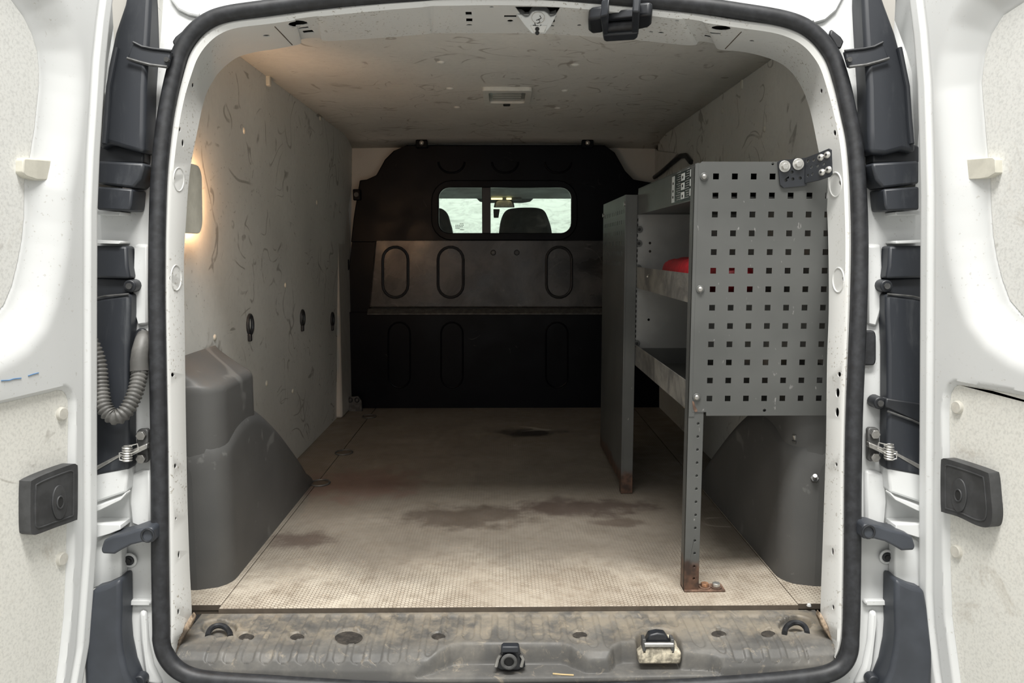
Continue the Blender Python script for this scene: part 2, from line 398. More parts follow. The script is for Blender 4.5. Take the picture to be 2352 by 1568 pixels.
def glass_mat():
    t = NT('dusty_pane'); nt = t.t; out = nt.nodes['Material Output']
    tr = t.n('ShaderNodeBsdfTransparent'); tr.inputs[0].default_value = (0.90, 0.945, 0.915, 1)
    t.b.inputs['Roughness'].default_value = 0.1
    t.color((0.25, 0.27, 0.26))
    mx = t.n('ShaderNodeMixShader'); f = t.ramp(t.noise(9, 5, 0.7, 1.0, t.mapping((1, 1, 2.5))), 0.45, 0.85, 0.05, 0.30)
    t.l(f, mx.inputs[0]); t.l(tr.outputs[0], mx.inputs[1]); t.l(t.b.outputs[0], mx.inputs[2]); t.l(mx.outputs[0], out.inputs[0]); return t.m
M_glass = glass_mat()

# ================================================================== LARGE STRUCTURE
ground = MB().span(-12, 12, -12, 14, -0.62, -0.60).build('ground', M_ground)
tag(ground, 'pale painted hall floor the van stands on', 'ground', kind='structure')

hall_wall = MB().span(-12, 12, 9.0, 9.2, -0.60, 6.0).build('wall_back', simple('white_hall_wall', (0.8, 0.81, 0.79), 0.8, 0, 0.03, 2))
tag(hall_wall, 'bright white hall wall far beyond the van', 'wall', kind='structure')
# ---- load floor: three boards
floor = MB().span(-0.735, 0.755, 0.030, 2.10, -0.030, -0.0125).build('floor', M_edge)
tag(floor, 'brown worn plywood load floor with hexagon anti-slip pattern', 'floor', kind='structure')
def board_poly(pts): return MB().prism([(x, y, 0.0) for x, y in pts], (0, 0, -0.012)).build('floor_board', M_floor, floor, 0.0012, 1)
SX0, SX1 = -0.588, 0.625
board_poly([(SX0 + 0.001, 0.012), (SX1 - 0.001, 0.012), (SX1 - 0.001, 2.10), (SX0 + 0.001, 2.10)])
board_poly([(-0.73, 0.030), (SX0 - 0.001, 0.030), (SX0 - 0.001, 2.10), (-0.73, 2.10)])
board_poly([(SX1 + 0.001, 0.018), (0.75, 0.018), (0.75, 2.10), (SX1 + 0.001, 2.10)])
MB().span(SX0 + .001, SX1 - .001, 0.0105, 0.0118, -0.0122, -0.0012).build('board_edge', M_edge, floor, label='dark raw front edge of the board')
MB().span(-0.70, SX0 - .001, 0.0285, 0.0298, -0.0122, -0.0012).build('board_edge', M_edge, floor)
MB().span(SX1 + .001, 0.72, 0.0165, 0.0178, -0.0122, -0.0012).build('board_edge', M_edge, floor)
for px, py in ((735, 1110), (790, 1040), (848, 957)):
    c = atz(px, py, 0)
    e = MB().tube([c + Vector((0.030 * cos(a), 0.034 * sin(a), 0.002)) for a in [2 * pi * i / 20 for i in range(20)]], 0.0035, 6, True).build('lashing_ring', M_plategrey, floor)
    MB().cyl(c + Vector((0, 0, -0.004)), c + Vector((0, 0, 0.0015)), 0.026, n=18).build('ring_cup', M_edge, e)

# ---- side linings
def wall_pt(side, y, z, d=0.0):
    x = (-0.726 + 0.034 * z - d) if side < 0 else (0.748 - 0.020 * z + d)
    return Vector((x, y, z))
def hit_wall(side, px, py):
    a, b, c = wall_pt(side, 0, 0), wall_pt(side, 1, 0), wall_pt(side, 0, 1)
    return onplane(px, py, a, (b - a).cross(c - a).normalized())
wl = MB(); pl = [(0.10, 0.0), (2.12, 0.0), (2.09, 0.12), (1.96, 0.36), (1.90, 0.50), (1.94, 0.62), (2.05, 0.88), (2.16, 1.04), (2.17, 1.243), (0.10, 1.243)]
wl.plate(pl, [], 0.006, lambda u, v, w: wall_pt(-1, u, v, w))
wall_left = wl.build('wall_left', M_lining); tag(wall_left, 'scratched off-white plywood lining on the left side of the load bay', 'wall', kind='structure')
wr = MB(); wr.plate([(0.10, 0.0), (2.12, 0.0), (2.12, 1.243), (0.10, 1.243)], [], 0.006, lambda u, v, w: wall_pt(1, u, v, w))
wall_right = wr.build('wall_right', M_lining); tag(wall_right, 'beige plywood lining on the right side above the shelving', 'wall', kind='structure')
XN = Vector((1, 0, 0))
for px, py in ((572, 745), (693, 730), (762, 733)):
    c = hit_wall(-1, px, py) + XN * 0.003
    pts = [c + Vector((0.0, 0.021 * max(-1, min(1, 1.0 * cos(a))), 0.026 * sin(a))) for a in [2 * pi * i / 22 for i in range(22)]]
    h = MB().tube(pts, 0.0055, 8, True).build('lashing_eye', M_black, wall_left)
    MB().box(c + Vector((0.001, -0.008, -0.036)), (0.010, 0.014, 0.022)).build('eye_tab', M_black, h, 0.003)
for px, py in ((655, 655), (493, 775), (735, 272), (612, 880), (672, 898), (560, 300), (727, 465)):
    c = hit_wall(-1, px, py); MB().dome(c, XN, 0.009, 0.004).build('rivet', M_beige, wall_left)
for px, py in ((1756, 296), (1590, 292), (1660, 255)):
    c = hit_wall(1, px, py); MB().dome(c, -XN, 0.009, 0.004).build('rivet', M_beige, wall_right)

# ---- ceiling
CZ = 1.243
cp = []; nx, ny = 14, 20
for i in range(nx):
    for j in range(ny):
        y = 0.13 + (2.16 - 0.13) * j / (ny - 1); x = -0.688 + (0.728 + 0.688) * i / (nx - 1)
        s = (x - 0.02) / 0.71; cp.append((x, y, CZ + 0.006 * (1 - s * s) - 0.035 * max(0, (y - 1.95) / 0.2) ** 2))
ceil = MB().grid(cp, nx, ny).build('ceiling', M_ceil); so = ceil.modifiers.new('thick', 'SOLIDIFY'); so.thickness = 0.006; so.offset = -1 if ceil.data.polygons[0].normal.z < 0 else 1
tag(ceil, 'scratched beige plywood ceiling lining of the load bay', 'ceiling', kind='structure')
ZN = Vector((0, 0, -1))
for px, py in ((1013, 143), (1033, 203), (1050, 246), (819, 260), (1322, 149), (1298, 208), (1281, 248), (1506, 266)):
    c = atz(px, py, CZ + 0.005); MB().dome(c + Vector((0, 0, 0.001)), ZN, 0.012, 0.006).build('rivet', M_lampwhite, ceil)
for side, px, py in ((-1, 614, 186), (1, 1709, 194)):
    c = atz(px, py, CZ - 0.012); MB().box(c + Vector((-0.012 * side * 0, 0, 0)), (0.020, 0.022, 0.030)).build('edge_clip', M_beige, ceil, 0.004)

# ---- bulkhead
YB = 2.10
def bpt(px, py, y=YB): p = at(px, py, y); return (p.x, p.z)
wall_front = thing('wall_front', 'black steel bulkhead with a small window behind the cab seats', 'bulkhead', (0, YB, 0), kind='structure')
def xz(fy): return lambda u, v, w: Vector((u, fy + w, v))
gl = [bpt(*p) for p in rrect(1008, 1312, 431, 535, 24)]
go = [bpt(*p) for p in rrect(991, 1326, 414, 552, 46)]
gi = [bpt(*p) for p in rrect(1001, 1318, 424, 543, 34)]
# upper sheet (above the seam at z of py 553)
up = [(935, 333), (1388, 333), (1412, 350), (1436, 392), (1455, 412), (1500, 420), (1560, 420), (1575, 560), (1380, 556), (868, 556), (806, 556), (812, 500), (822, 440), (826, 414), (842, 412), (864, 402), (884, 366), (904, 346)]
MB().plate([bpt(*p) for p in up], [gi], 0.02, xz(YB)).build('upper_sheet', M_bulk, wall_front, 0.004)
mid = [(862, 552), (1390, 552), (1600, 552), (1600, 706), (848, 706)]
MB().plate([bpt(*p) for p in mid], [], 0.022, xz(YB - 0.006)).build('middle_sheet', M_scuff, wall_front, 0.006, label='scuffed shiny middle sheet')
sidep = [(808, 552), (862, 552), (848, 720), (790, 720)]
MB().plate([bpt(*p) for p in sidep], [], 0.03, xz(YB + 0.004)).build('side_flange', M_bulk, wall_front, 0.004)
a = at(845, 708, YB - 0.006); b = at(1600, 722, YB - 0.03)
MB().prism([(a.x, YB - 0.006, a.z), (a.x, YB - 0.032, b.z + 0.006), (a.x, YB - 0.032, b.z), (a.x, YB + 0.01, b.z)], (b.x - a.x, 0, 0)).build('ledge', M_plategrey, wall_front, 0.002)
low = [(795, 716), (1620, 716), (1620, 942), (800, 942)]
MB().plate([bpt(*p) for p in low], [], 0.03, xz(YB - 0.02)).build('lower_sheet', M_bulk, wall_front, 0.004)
def obround(cx, cy, w, h, n=9):
    r = w / 2; out = []
    for i in range(n + 1): a = pi * i / n; out.append((cx + r * cos(a), cy - (h / 2 - r) - r * sin(a)))
    for i in range(n + 1): a = pi + pi * i / n; out.append((cx + r * cos(a), cy + (h / 2 - r) - r * sin(a)))
    return out
for cx in (908, 1035, 1284):
    MB().tube([at(px, py, YB - 0.008) for px, py in obround(cx, 625, 58, 116)], 0.0065, 8, True).build('pressed_bead', M_black, wall_front)
for cx in (917, 1038, 1279):
    MB().tube([at(px, py, YB - 0.021) for px, py in obround(cx, 815, 50, 150)], 0.004, 8, True).build('pressed_bead', M_bulk, wall_front)
for cx in (1037, 1160, 1282):
    MB().tube([at(cx + 30 * cos(a), 372 + 25 * sin(a), YB - 0.001) for a in [pi * i / 14 for i in range(15)]], 0.005, 8).build('pressed_bead', M_bulk, wall_front)
for px, py in ((1133, 580), (1187, 580)):
    c = at(px, py, YB - 0.006); e = MB().cyl(c, c - Vector((0, 0.008, 0)), 0.013, 0.010).build('bolt', M_black, wall_front)
    MB().cyl(c - Vector((0, 0.007, 0)), c - Vector((0, 0.011, 0)), 0.005, n=6).build('bolt_tip', M_plategrey, e)
for px, py in ((819, 447), (792, 608), (785, 703)):
    c = at(px, py, YB - 0.03); e = MB().box(c + Vector((0, 0.010, 0)), (0.034, 0.02, 0.050)).build('side_tab', M_bulk, wall_front, 0.004)
    MB().cyl(c, c - Vector((0, 0.008, 0)), 0.011, n=10).build('bolt', M_plategrey, e)
for px in (969, 1349):
    c = at(px, 331, YB - 0.02); e = MB().box(c, (0.052, 0.03, 0.036)).build('top_tab', M_bulk, wall_front, 0.004)
    MB().dome(c - Vector((0, 0.015, -0.004)), (0, -1, 0), 0.011, 0.008).build('bolt', M_zinc, e)
c = at(816, 930, YB - 0.09)
e = MB().prism([at(px, py, YB - 0.09) for px, py in ((800, 912), (822, 910), (830, 920), (832, 948), (800, 950))], (0, 0.012, 0)).build('floor_bracket', M_plategrey, wall_front, 0.002)
for px in (805, 820):
    c = at(px, 918, YB - 0.092); MB().tube([c + Vector((0.009 * cos(a), 0, 0.010 * sin(a))) for a in [2 * pi * i / 14 for i in range(14)]], 0.003, 6, True).build('bracket_ring', M_black, e)
# bulkhead window: gasket, pane, mullion
win = thing('window_1', 'small sliding window with rounded black gasket in the bulkhead', 'window', (0, YB, 0.85), kind='structure')
MB().plate(go, [gl], 0.034, xz(YB - 0.010)).build('gasket', M_bulk, win, 0.008, 3)
MB().plate(gi, [], 0.004, xz(YB + 0.010)).build('pane', M_glass, win)
a = at(1107, 430, YB + 0.006); b = at(1127, 537, YB + 0.006)
MB().span(a.x, b.x, YB + 0.000, YB + 0.009, b.z, a.z).build('mullion', M_black, win, 0.002)
mk = MB()
for r_, (x0, x1) in enumerate(((1056, 1065), (1046, 1066), (1046, 1064), (1046, 1056), (1057, 1066))):
    p0 = at(x0, 513 + r_ * 3.4, YB + 0.008); p1 = at(x1, 514.6 + r_ * 3.4, YB + 0.008)
    k = 5
    for q in range(k):
        xa = p0.x + (p1.x - p0.x) * q / k; mk.span(xa, xa + (p1.x - p0.x) / k * 0.7, YB + 0.0085, YB + 0.0095, p1.z, p0.z)
mk.build('etched_mark', M_print, win, smooth=0)

# ================================================================== VAN BODY
body = thing('van_body', 'white painted van body around the open rear load bay', 'van body', (0, 0, 0))
# outer skin: roof, sides, cab roof, underbody
MB().span(-0.80, 0.84, 0.16, 2.30, 1.31, 1.33).build('roof_skin', M_white, body)
MB().span(-0.74, 0.78, 0.118, 0.17, 1.275, 1.33).build('roof_header', M_white, body, 0.01)
MB().span(-0.835, -0.815, 0.06, 2.25, -0.35, 1.33).build('side_skin', M_white, body)
MB().span(0.845, 0.865, 0.06, 2.25, -0.35, 1.33).build('side_skin', M_white, body)
MB().span(-0.83, 0.86, -0.02, 2.25, -0.16, -0.13).build('underfloor', M_dark, body)
inner = [(-0.82, -0.14), (0.85, -0.14), (0.85, 1.32), (-0.82, 1.32)]
MB().plate(inner, [[bpt(*p) for p in ((975, 400), (1345, 400), (1345, 566), (975, 566))]], 0.01, xz(YB + 0.06)).build('inner_frame', M_primer, body)
for xa, xb in ((-0.775, -0.690), (0.735, 0.80)): MB().span(xa, xb, 0.094, 0.100, -0.13, 1.32).build('pillar_light_block', M_primer, body)  # unseen plates added to stop the pillar lamp's light leaking out
MB().span(-0.735, -0.700, 1.86, 2.13, 0.0, 0.92).build('inner_pillar', M_primer, body, 0.01)
MB().prism([Vector((-0.75, 2.19, 1.17)), Vector((0.78, 2.19, 1.17)), Vector((0.78, 3.28, at(1160, 456, 3.28).z)), Vector((-0.75, 3.28, at(1160, 456, 3.28).z))], (0, 0, 0.03)).build('cab_roof', M_cabliner, body)

PAIRS = [((362,1510),(395,1512),(406,1500)),((357,1480),(391,1482),(417,1463)),((352,1440),(389,1440),(438,1425)),((348,1300),(388,1300),(434,1300)),((348,1150),(386,1150),(429,1150)),((347,1000),(384,1000),(426,1000)),((345,850),(381,850),(424,860)),((342,700),(379,700),(422,700)),((342,600),(379,600),(421,600)),((343,520),(380,520),(425,520)),((347,400),(385,398),(434,400)),((358,290),(395,298),(452,300)),((368,225),(408,225),(470,222)),((381,156),(425,160),(490,182)),((395,109),(438,122),(504,163)),((424,66),(460,88),(522,146)),((464,35),(490,62),(548,129)),((514,18),(530,46),(588,118)),((600,3),(612,36),(640,110)),((660,-5),(668,29),(688,100)),((668,-6),(676,28),(692,89)),((715,-11),(722,21),(735,86)),((735,-13),(742,18),(752,93)),((850,-22),(870,4),(870,86)),((950,-27),(960,-3),(978,77)),((985,-28),(992,-6),(993,73)),((1010,-29),(1012,-7),(1013,75)),((1150,-30),(1150,-9),(1150,75)),((1280,-28),(1280,-5),(1285,78)),((1450,-18),(1440,11),(1460,91)),((1550,-11),(1545,23),(1587,103)),((1565,-10),(1560,25),(1604,94)),((1605,-7),(1600,31),(1641,99)),((1620,-5),(1615,33),(1651,112)),((1690,3),(1690,45),(1700,117)),((1790,22),(1780,57),(1745,126)),((1850,41),(1825,70),(1785,140)),((1890,70),(1855,87),(1812,158)),((1915,100),(1878,110),(1832,182)),((1935,135),(1898,142),(1848,212)),((1953,192),(1916,199),(1861,250)),((1966,262),(1931,255),(1871,293)),((1978,318),(1944,318),(1880,338)),((1986,385),(1950,385),(1892,400)),((1992,464),(1953,460),(1900,470)),((1995,560),(1955,560),(1904,560)),((1993,700),(1952,700),(1905,710)),((1987,830),(1947,830),(1901,830)),((1981,960),(1942,960),(1899,1000)),((1978,1100),(1940,1100),(1896,1100)),((1977,1250),(1939,1250),(1891,1250)),((1975,1400),(1937,1400),(1886,1400)),((1973,1453),(1935,1455),(1890,1428)),((1968,1490),(1928,1490),(1906,1466)),((1958,1515),(1918,1512),(1916,1494))]
fr = catmull([np.array(p).ravel() for p in PAIRS], 4)
# sharp notches keep straight runs: fine enough at this subdivision
rows = []
for q in fr:
    ax, ay, bx, by, dx, dy = q
    top = float(sstep(330, 120, np.array(dy)))
    offD = 0.060 + 0.085 * top
    cx, cy = bx + (dx - bx) * 0.24, by + (dy - by) * 0.24
    c2x, c2y = bx + (dx - bx) * 0.10, by + (dy - by) * 0.10
    A = atp((ax + bx) / 2, (ay + by) / 2, 0.012); B = atp(bx, by, 0.004); C2 = atp(c2x, c2y, -0.001); C = atp(cx, cy, 0.003); D = atp(dx, dy, offD)
    out = Vector((D.x - 0.02, 0, D.z - 0.55)).normalized()
    E = D + out * 0.018 + Vector((0, 0.004, 0)); rows.append([A, B, C2, C, D, E])
fm = MB(); K = 6
fm.grid([p for r in rows for p in r], len(rows), K)
me = bpy.data.meshes.new('opening_frame'); me.from_pydata(fm.v, [], fm.f); me.update()
frame_bvh = BVHTree.FromPolygons([Vector(v) for v in fm.v], fm.f)
def fhit(px, py):
    h = frame_bvh.ray_cast(CAM, ray(px, py).normalized())
    if h[0] is None: p = atp(px, py, 0.03); return p, -RN
    n = h[1]
    if n.dot(ray(px, py)) > 0: n = -n
    return h[0], n
fo = bpy.data.objects.new('opening_frame', me); COL.objects.link(fo)
bm = bmesh.new(); bm.from_mesh(me); bmesh.ops.recalc_face_normals(bm, faces=bm.faces); bm.to_mesh(me); bm.free()
cut = MB()
def cut_poly(pts):
    p, n = fhit(sum(q[0] for q in pts) / len(pts), sum(q[1] for q in pts) / len(pts))
    cut.prism([onplane(x, y, p + n * 0.008, n) for x, y in pts], -n * 0.024)
def cut_el(cx, cy, rx, ry, n=12): cut_poly(ellipse(cx, cy, rx, ry, n))
for cx, cy, rx, ry in ((451, 198, 2.5, 6), (421, 297, 2.2, 6), (427, 329, 2.6, 9), (407, 411, 2.5, 6), (400, 638, 2.5, 7), (405, 860, 4, 5), (411, 1069, 3, 6), (419, 1273, 2.5, 9), (418, 1404, 2.5, 7), (412, 1190, 2, 4),
    (1879, 210, 2.5, 6), (1911, 305, 3, 7), (1922, 420, 2.5, 6), (1929, 641, 2.5, 6), (1920, 859, 4, 6), (1916, 901, 4.5, 11), (1915, 946, 4.5, 11), (1913, 1066, 2.5, 5), (1905, 1266, 2.5, 9), (1906, 1394, 2.5, 6),
    (686, 61, 23, 6), (1655, 73, 23, 6), (1078, 65, 7, 2), (1129, 24, 5, 1.6), (1172, 56, 7, 3), (1266, 67, 7, 2), (1330, 66, 5, 2), (1494, 81, 5, 1.6), (1517, 83, 7, 2), (1554, 56, 5, 1.6), (613, 90, 8, 2.2), (1725, 102, 6, 2)):
    cut_el(cx, cy, rx, ry)
for pts in ([(684, 72), (708, 69), (713, 73), (690, 75)], [(695, 79), (718, 76), (724, 82), (700, 85)],
            [(1069, 35), (1083, 35), (1084, 43), (1070, 43)], [(1071, 50), (1085, 50), (1085, 58), (1071, 58)], [(1158, 43), (1186, 43), (1186, 48), (1158, 48)], [(1182, 23), (1287, 24), (1276, 42), (1196, 42)],
            [(1266, 43), (1277, 43), (1277, 48), (1266, 48)], [(1265, 53), (1274, 53), (1273, 60), (1264, 60)],
            [(1630, 82), (1655, 85), (1652, 88), (1627, 86)], [(1618, 88), (1642, 91), (1638, 95), (1615, 92)]):
    cut_poly(pts)
cme = bpy.data.meshes.new('c'); cme.from_pydata(cut.v, [], cut.f); cme.update()
bm = bmesh.new(); bm.from_mesh(cme); bmesh.ops.recalc_face_normals(bm, faces=bm.faces); bm.to_mesh(cme); bm.free()
co = bpy.data.objects.new('c', cme); COL.objects.link(co)
so = fo.modifiers.new('s', 'SOLIDIFY'); so.thickness = 0.0025; so.offset = 0
bo = fo.modifiers.new('b', 'BOOLEAN'); bo.operation = 'DIFFERENCE'; bo.object = co; bo.solver = 'EXACT'; bo.use_self = True
dg = bpy.context.evaluated_depsgraph_get(); me2 = bpy.data.meshes.new_from_object(fo.evaluated_get(dg))
bpy.data.objects.remove(fo); bpy.data.objects.remove(co)
frame_o = link(me2, 'opening_frame', M_white2, body, 40)
me2.name = 'opening_frame'
cv = MB(); cpts = []
for r in rows:
    A, B, C2, C, D, E = r
    out = Vector((D.x - 0.02, 0, D.z - 0.55)).normalized()
    for p, k in ((B, 0.012), (C, 0.016), (D, 0.020)): cpts.append(p + out * k + Vector((0, 0.016, 0)))
cv.grid(cpts, len(rows), 3); cv.build('frame_shade_sheet', M_dark, body, 0, smooth=50)  # dark sheet added behind the frame so its holes read as shade
# dished bosses on the flanges
for cx, cy, rx, ry in ((410, 412, 12, 27), (404, 638, 12, 29), (1919, 424, 14, 28), (1926, 643, 13, 28)):
    p, n = fhit(cx, cy)
    MB().tube([onplane(cx + rx * cos(a), cy + ry * sin(a), p + n * 0.001, n) for a in [2 * pi * i / 24 for i in range(24)]], 0.0017, 8, True).build('pressed_dish', M_white2, body)
for pts in ([(624, 36), (631, 60), (650, 80), (671, 102)], [(1712, 48), (1703, 72), (1684, 92), (1666, 111)]):
    g = []
    for x, y in pts: p, n = fhit(x, y); g.append(p + n * 0.0005)
    MB().tube(g, 0.0014, 6).build('panel_seam', M_edge, body)

# ---- white pillars / rear face of the body beside the seal
def mx(s, px): return px if s < 0 else 2334 - px
AL = [p[0] for p in PAIRS]
def white_sheet(pts, off, th, mat=None, bevel=0.004, name='body_panel'):
    poly = []
    for px, py in pts: p = atp(px, py, off); poly.append((p.x, p.z))
    return MB().plate(poly, [], th, lambda u, v, w: Vector((u, rear_y(v, off) + w, v))).build(name, mat or M_white, body, bevel)
for s in (-1, 1):
    inner_ = [(mx(s, 700), 4), (mx(s, 600), 20), (mx(s, 514), 32), (mx(s, 470), 50), (mx(s, 435), 78), (mx(s, 412), 115), (mx(s, 398), 160), (mx(s, 384), 228), (mx(s, 374), 292), (mx(s, 362), 400), (mx(s, 358), 520), (mx(s, 358), 700), (mx(s, 362), 1000), (mx(s, 365), 1300), (mx(s, 366), 1440), (mx(s, 380), 1500), (mx(s, 410), 1545), (mx(s, 480), 1572), (mx(s, 480), 1640)]
    outer_ = [(mx(s, 296), 1640), (mx(s, 288), 1540), (mx(s, 275), 1480), (mx(s, 272), 1400), (mx(s, 275), 1325), (mx(s, 212), 1345), (mx(s, 212), 600), (mx(s, 215), 470), (mx(s, 290), 440), (mx(s, 322), 420), (mx(s, 330), 250), (mx(s, 340), 100), (mx(s, 345), -70), (mx(s, 700), -70)]
    white_sheet(inner_ + outer_, 0.022, 0.012)
    # pressed rib, shelf and lower swelling of the pillar
    white_sheet([(mx(s, x), y) for x, y in ((274, 1379), (348, 1379), (348, 1390), (274, 1390))], 0.012, 0.015)
    white_sheet([(mx(s, x), y) for x, y in ((318, 1404), (334, 1404), (338, 1470), (350, 1530), (372, 1575), (340, 1575), (326, 1520), (320, 1470))], 0.012, 0.014, bevel=0.007, name='pillar_swage')
    white_sheet([(mx(s, x), y) for x, y in ((300, 1090), (322, 1080), (346, 1080), (346, 1200), (330, 1212), (300, 1200), (296, 1150))], 0.014, 0.012, bevel=0.008, name='pillar_swage')
    white_sheet([(mx(s, x), y) for x, y in ((308, 560), (340, 560), (340, 745), (318, 750), (304, 700))], 0.014, 0.012, bevel=0.008, name='pillar_swage')
    # hinge boxes: white folded plates between pillar and door
    white_sheet([(mx(s, x), y) for x, y in ((205, 484), (278, 486), (276, 494), (205, 492))], -0.02, 0.045, bevel=0.002, name='hinge_plate')
    white_sheet([(mx(s, x), y) for x, y in ((205, 550), (276, 553), (276, 560), (205, 558))], -0.02, 0.045, bevel=0.002, name='hinge_plate')
    white_sheet([(mx(s, x), y) for x, y in ((205, 1094), (226, 1086), (288, 1068), (294, 1076), (290, 1130), (226, 1152), (205, 1160))], -0.012, 0.034, bevel=0.005, name='hinge_plate')
    white_sheet([(mx(s, x), y) for x, y in ((205, 1168), (228, 1160), (275, 1143), (288, 1131), (289, 1135), (276, 1149), (228, 1172), (205, 1180))], -0.024, 0.02, bevel=0.001, name='hinge_plate')
    white_sheet([(mx(s, x), y) for x, y in ((205, 1204), (276, 1205), (277, 1216), (252, 1226), (205, 1240))], -0.02, 0.04, bevel=0.003, name='hinge_plate')
    white_sheet([(mx(s, x), y) for x, y in ((205, 1252), (240, 1232), (256, 1226), (278, 1216), (279, 1328), (205, 1356))], -0.006, 0.026, bevel=0.003, name='hinge_plate')
    # pressed ring in the panel above
    if s < 0: arc = [(392, -20), (398, 0), (413, 20), (435, 31), (458, 36)]
    else: arc = [(1938, -20), (1928, 0), (1916, 23), (1892, 44), (1868, 51)]
    MB().tube([atp(x, y, 0.018) for x, y in arc], 0.0045, 8).build('pressed_ring', M_white, body)
# quarter panels: painted outer skin seen past the trims
def quarter(pts, off):
    MB().prism([atp(x, y, off) for x, y in pts], (0, 0.06, 0)).build('quarter_panel', M_white, body, 0.012, 3)
quarter([(312, -60), (278, -60), (258, 60), (245, 140), (236, 220), (250, 210), (270, 110), (296, 20)], 0.02)
quarter([(2010, -60), (2030, -10), (2058, 50), (2084, 120), (2104, 190), (2108, 260), (2112, 420), (2095, 420), (2070, 200), (2030, 20)], 0.03)
# corner patches of bare, dirty paint low on the flanges
for pts in ([(398, 1506), (403, 1478), (418, 1448), (437, 1414), (443, 1424), (434, 1446), (420, 1466), (409, 1490), (406, 1512)], [(1930, 1502), (1920, 1470), (1903, 1440), (1886, 1408), (1882, 1420), (1893, 1446), (1908, 1468), (1918, 1486), (1922, 1508)]):
    MB().prism([onplane(x, y, fhit(*pts[2])[0] + fhit(*pts[2])[1] * 0.004, RN) for x, y in pts], (0, 0.02, 0)).build('corner_gusset', M_flake, body, 0.002)

# ================================================================== THINGS AT THE OPENING
# ---- door seal
SEALC = [((p[0][0] + p[1][0]) / 2, (p[0][1] + p[1][1]) / 2) for p in PAIRS]
SEALC = [SEALC[i] for i in range(2, len(SEALC) - 2) if i not in (19, 20, 21, 24, 25, 30, 31, 32)]
SEALC += [(1951, 1495), (1936, 1525), (1905, 1545), (1850, 1556), (1750, 1566), (1600, 1576), (1400, 1586), (1168, 1590), (940, 1586), (740, 1577), (600, 1569), (490, 1562), (440, 1553), (405, 1535), (381, 1505), (371, 1470)]
sp_ = [atp(q[0], q[1], -0.004) for q in catmull(SEALC, 5, True)]
seal = MB().tube(sp_, 0.0158, 12, True, flat=1.0, side=(0, 1, 0)).build('door_seal', M_rubber)
tag(seal, 'black rubber weather seal looping round the whole rear opening', 'seal')
SEALI = [((p[0][0] * 0.12 + p[1][0] * 0.88), (p[0][1] * 0.12 + p[1][1] * 0.88)) for p in PAIRS]
SEALI = [SEALI[i] for i in range(len(SEALI)) if i not in (19, 20, 21, 24, 25, 30, 31, 32)]
MB().tube([atp(q[0], q[1], 0.004) for q in catmull(SEALI, 5)], 0.006, 8, False, flat=1.8, side=(0, 1, 0)).build('seal_lip', M_flock, seal)

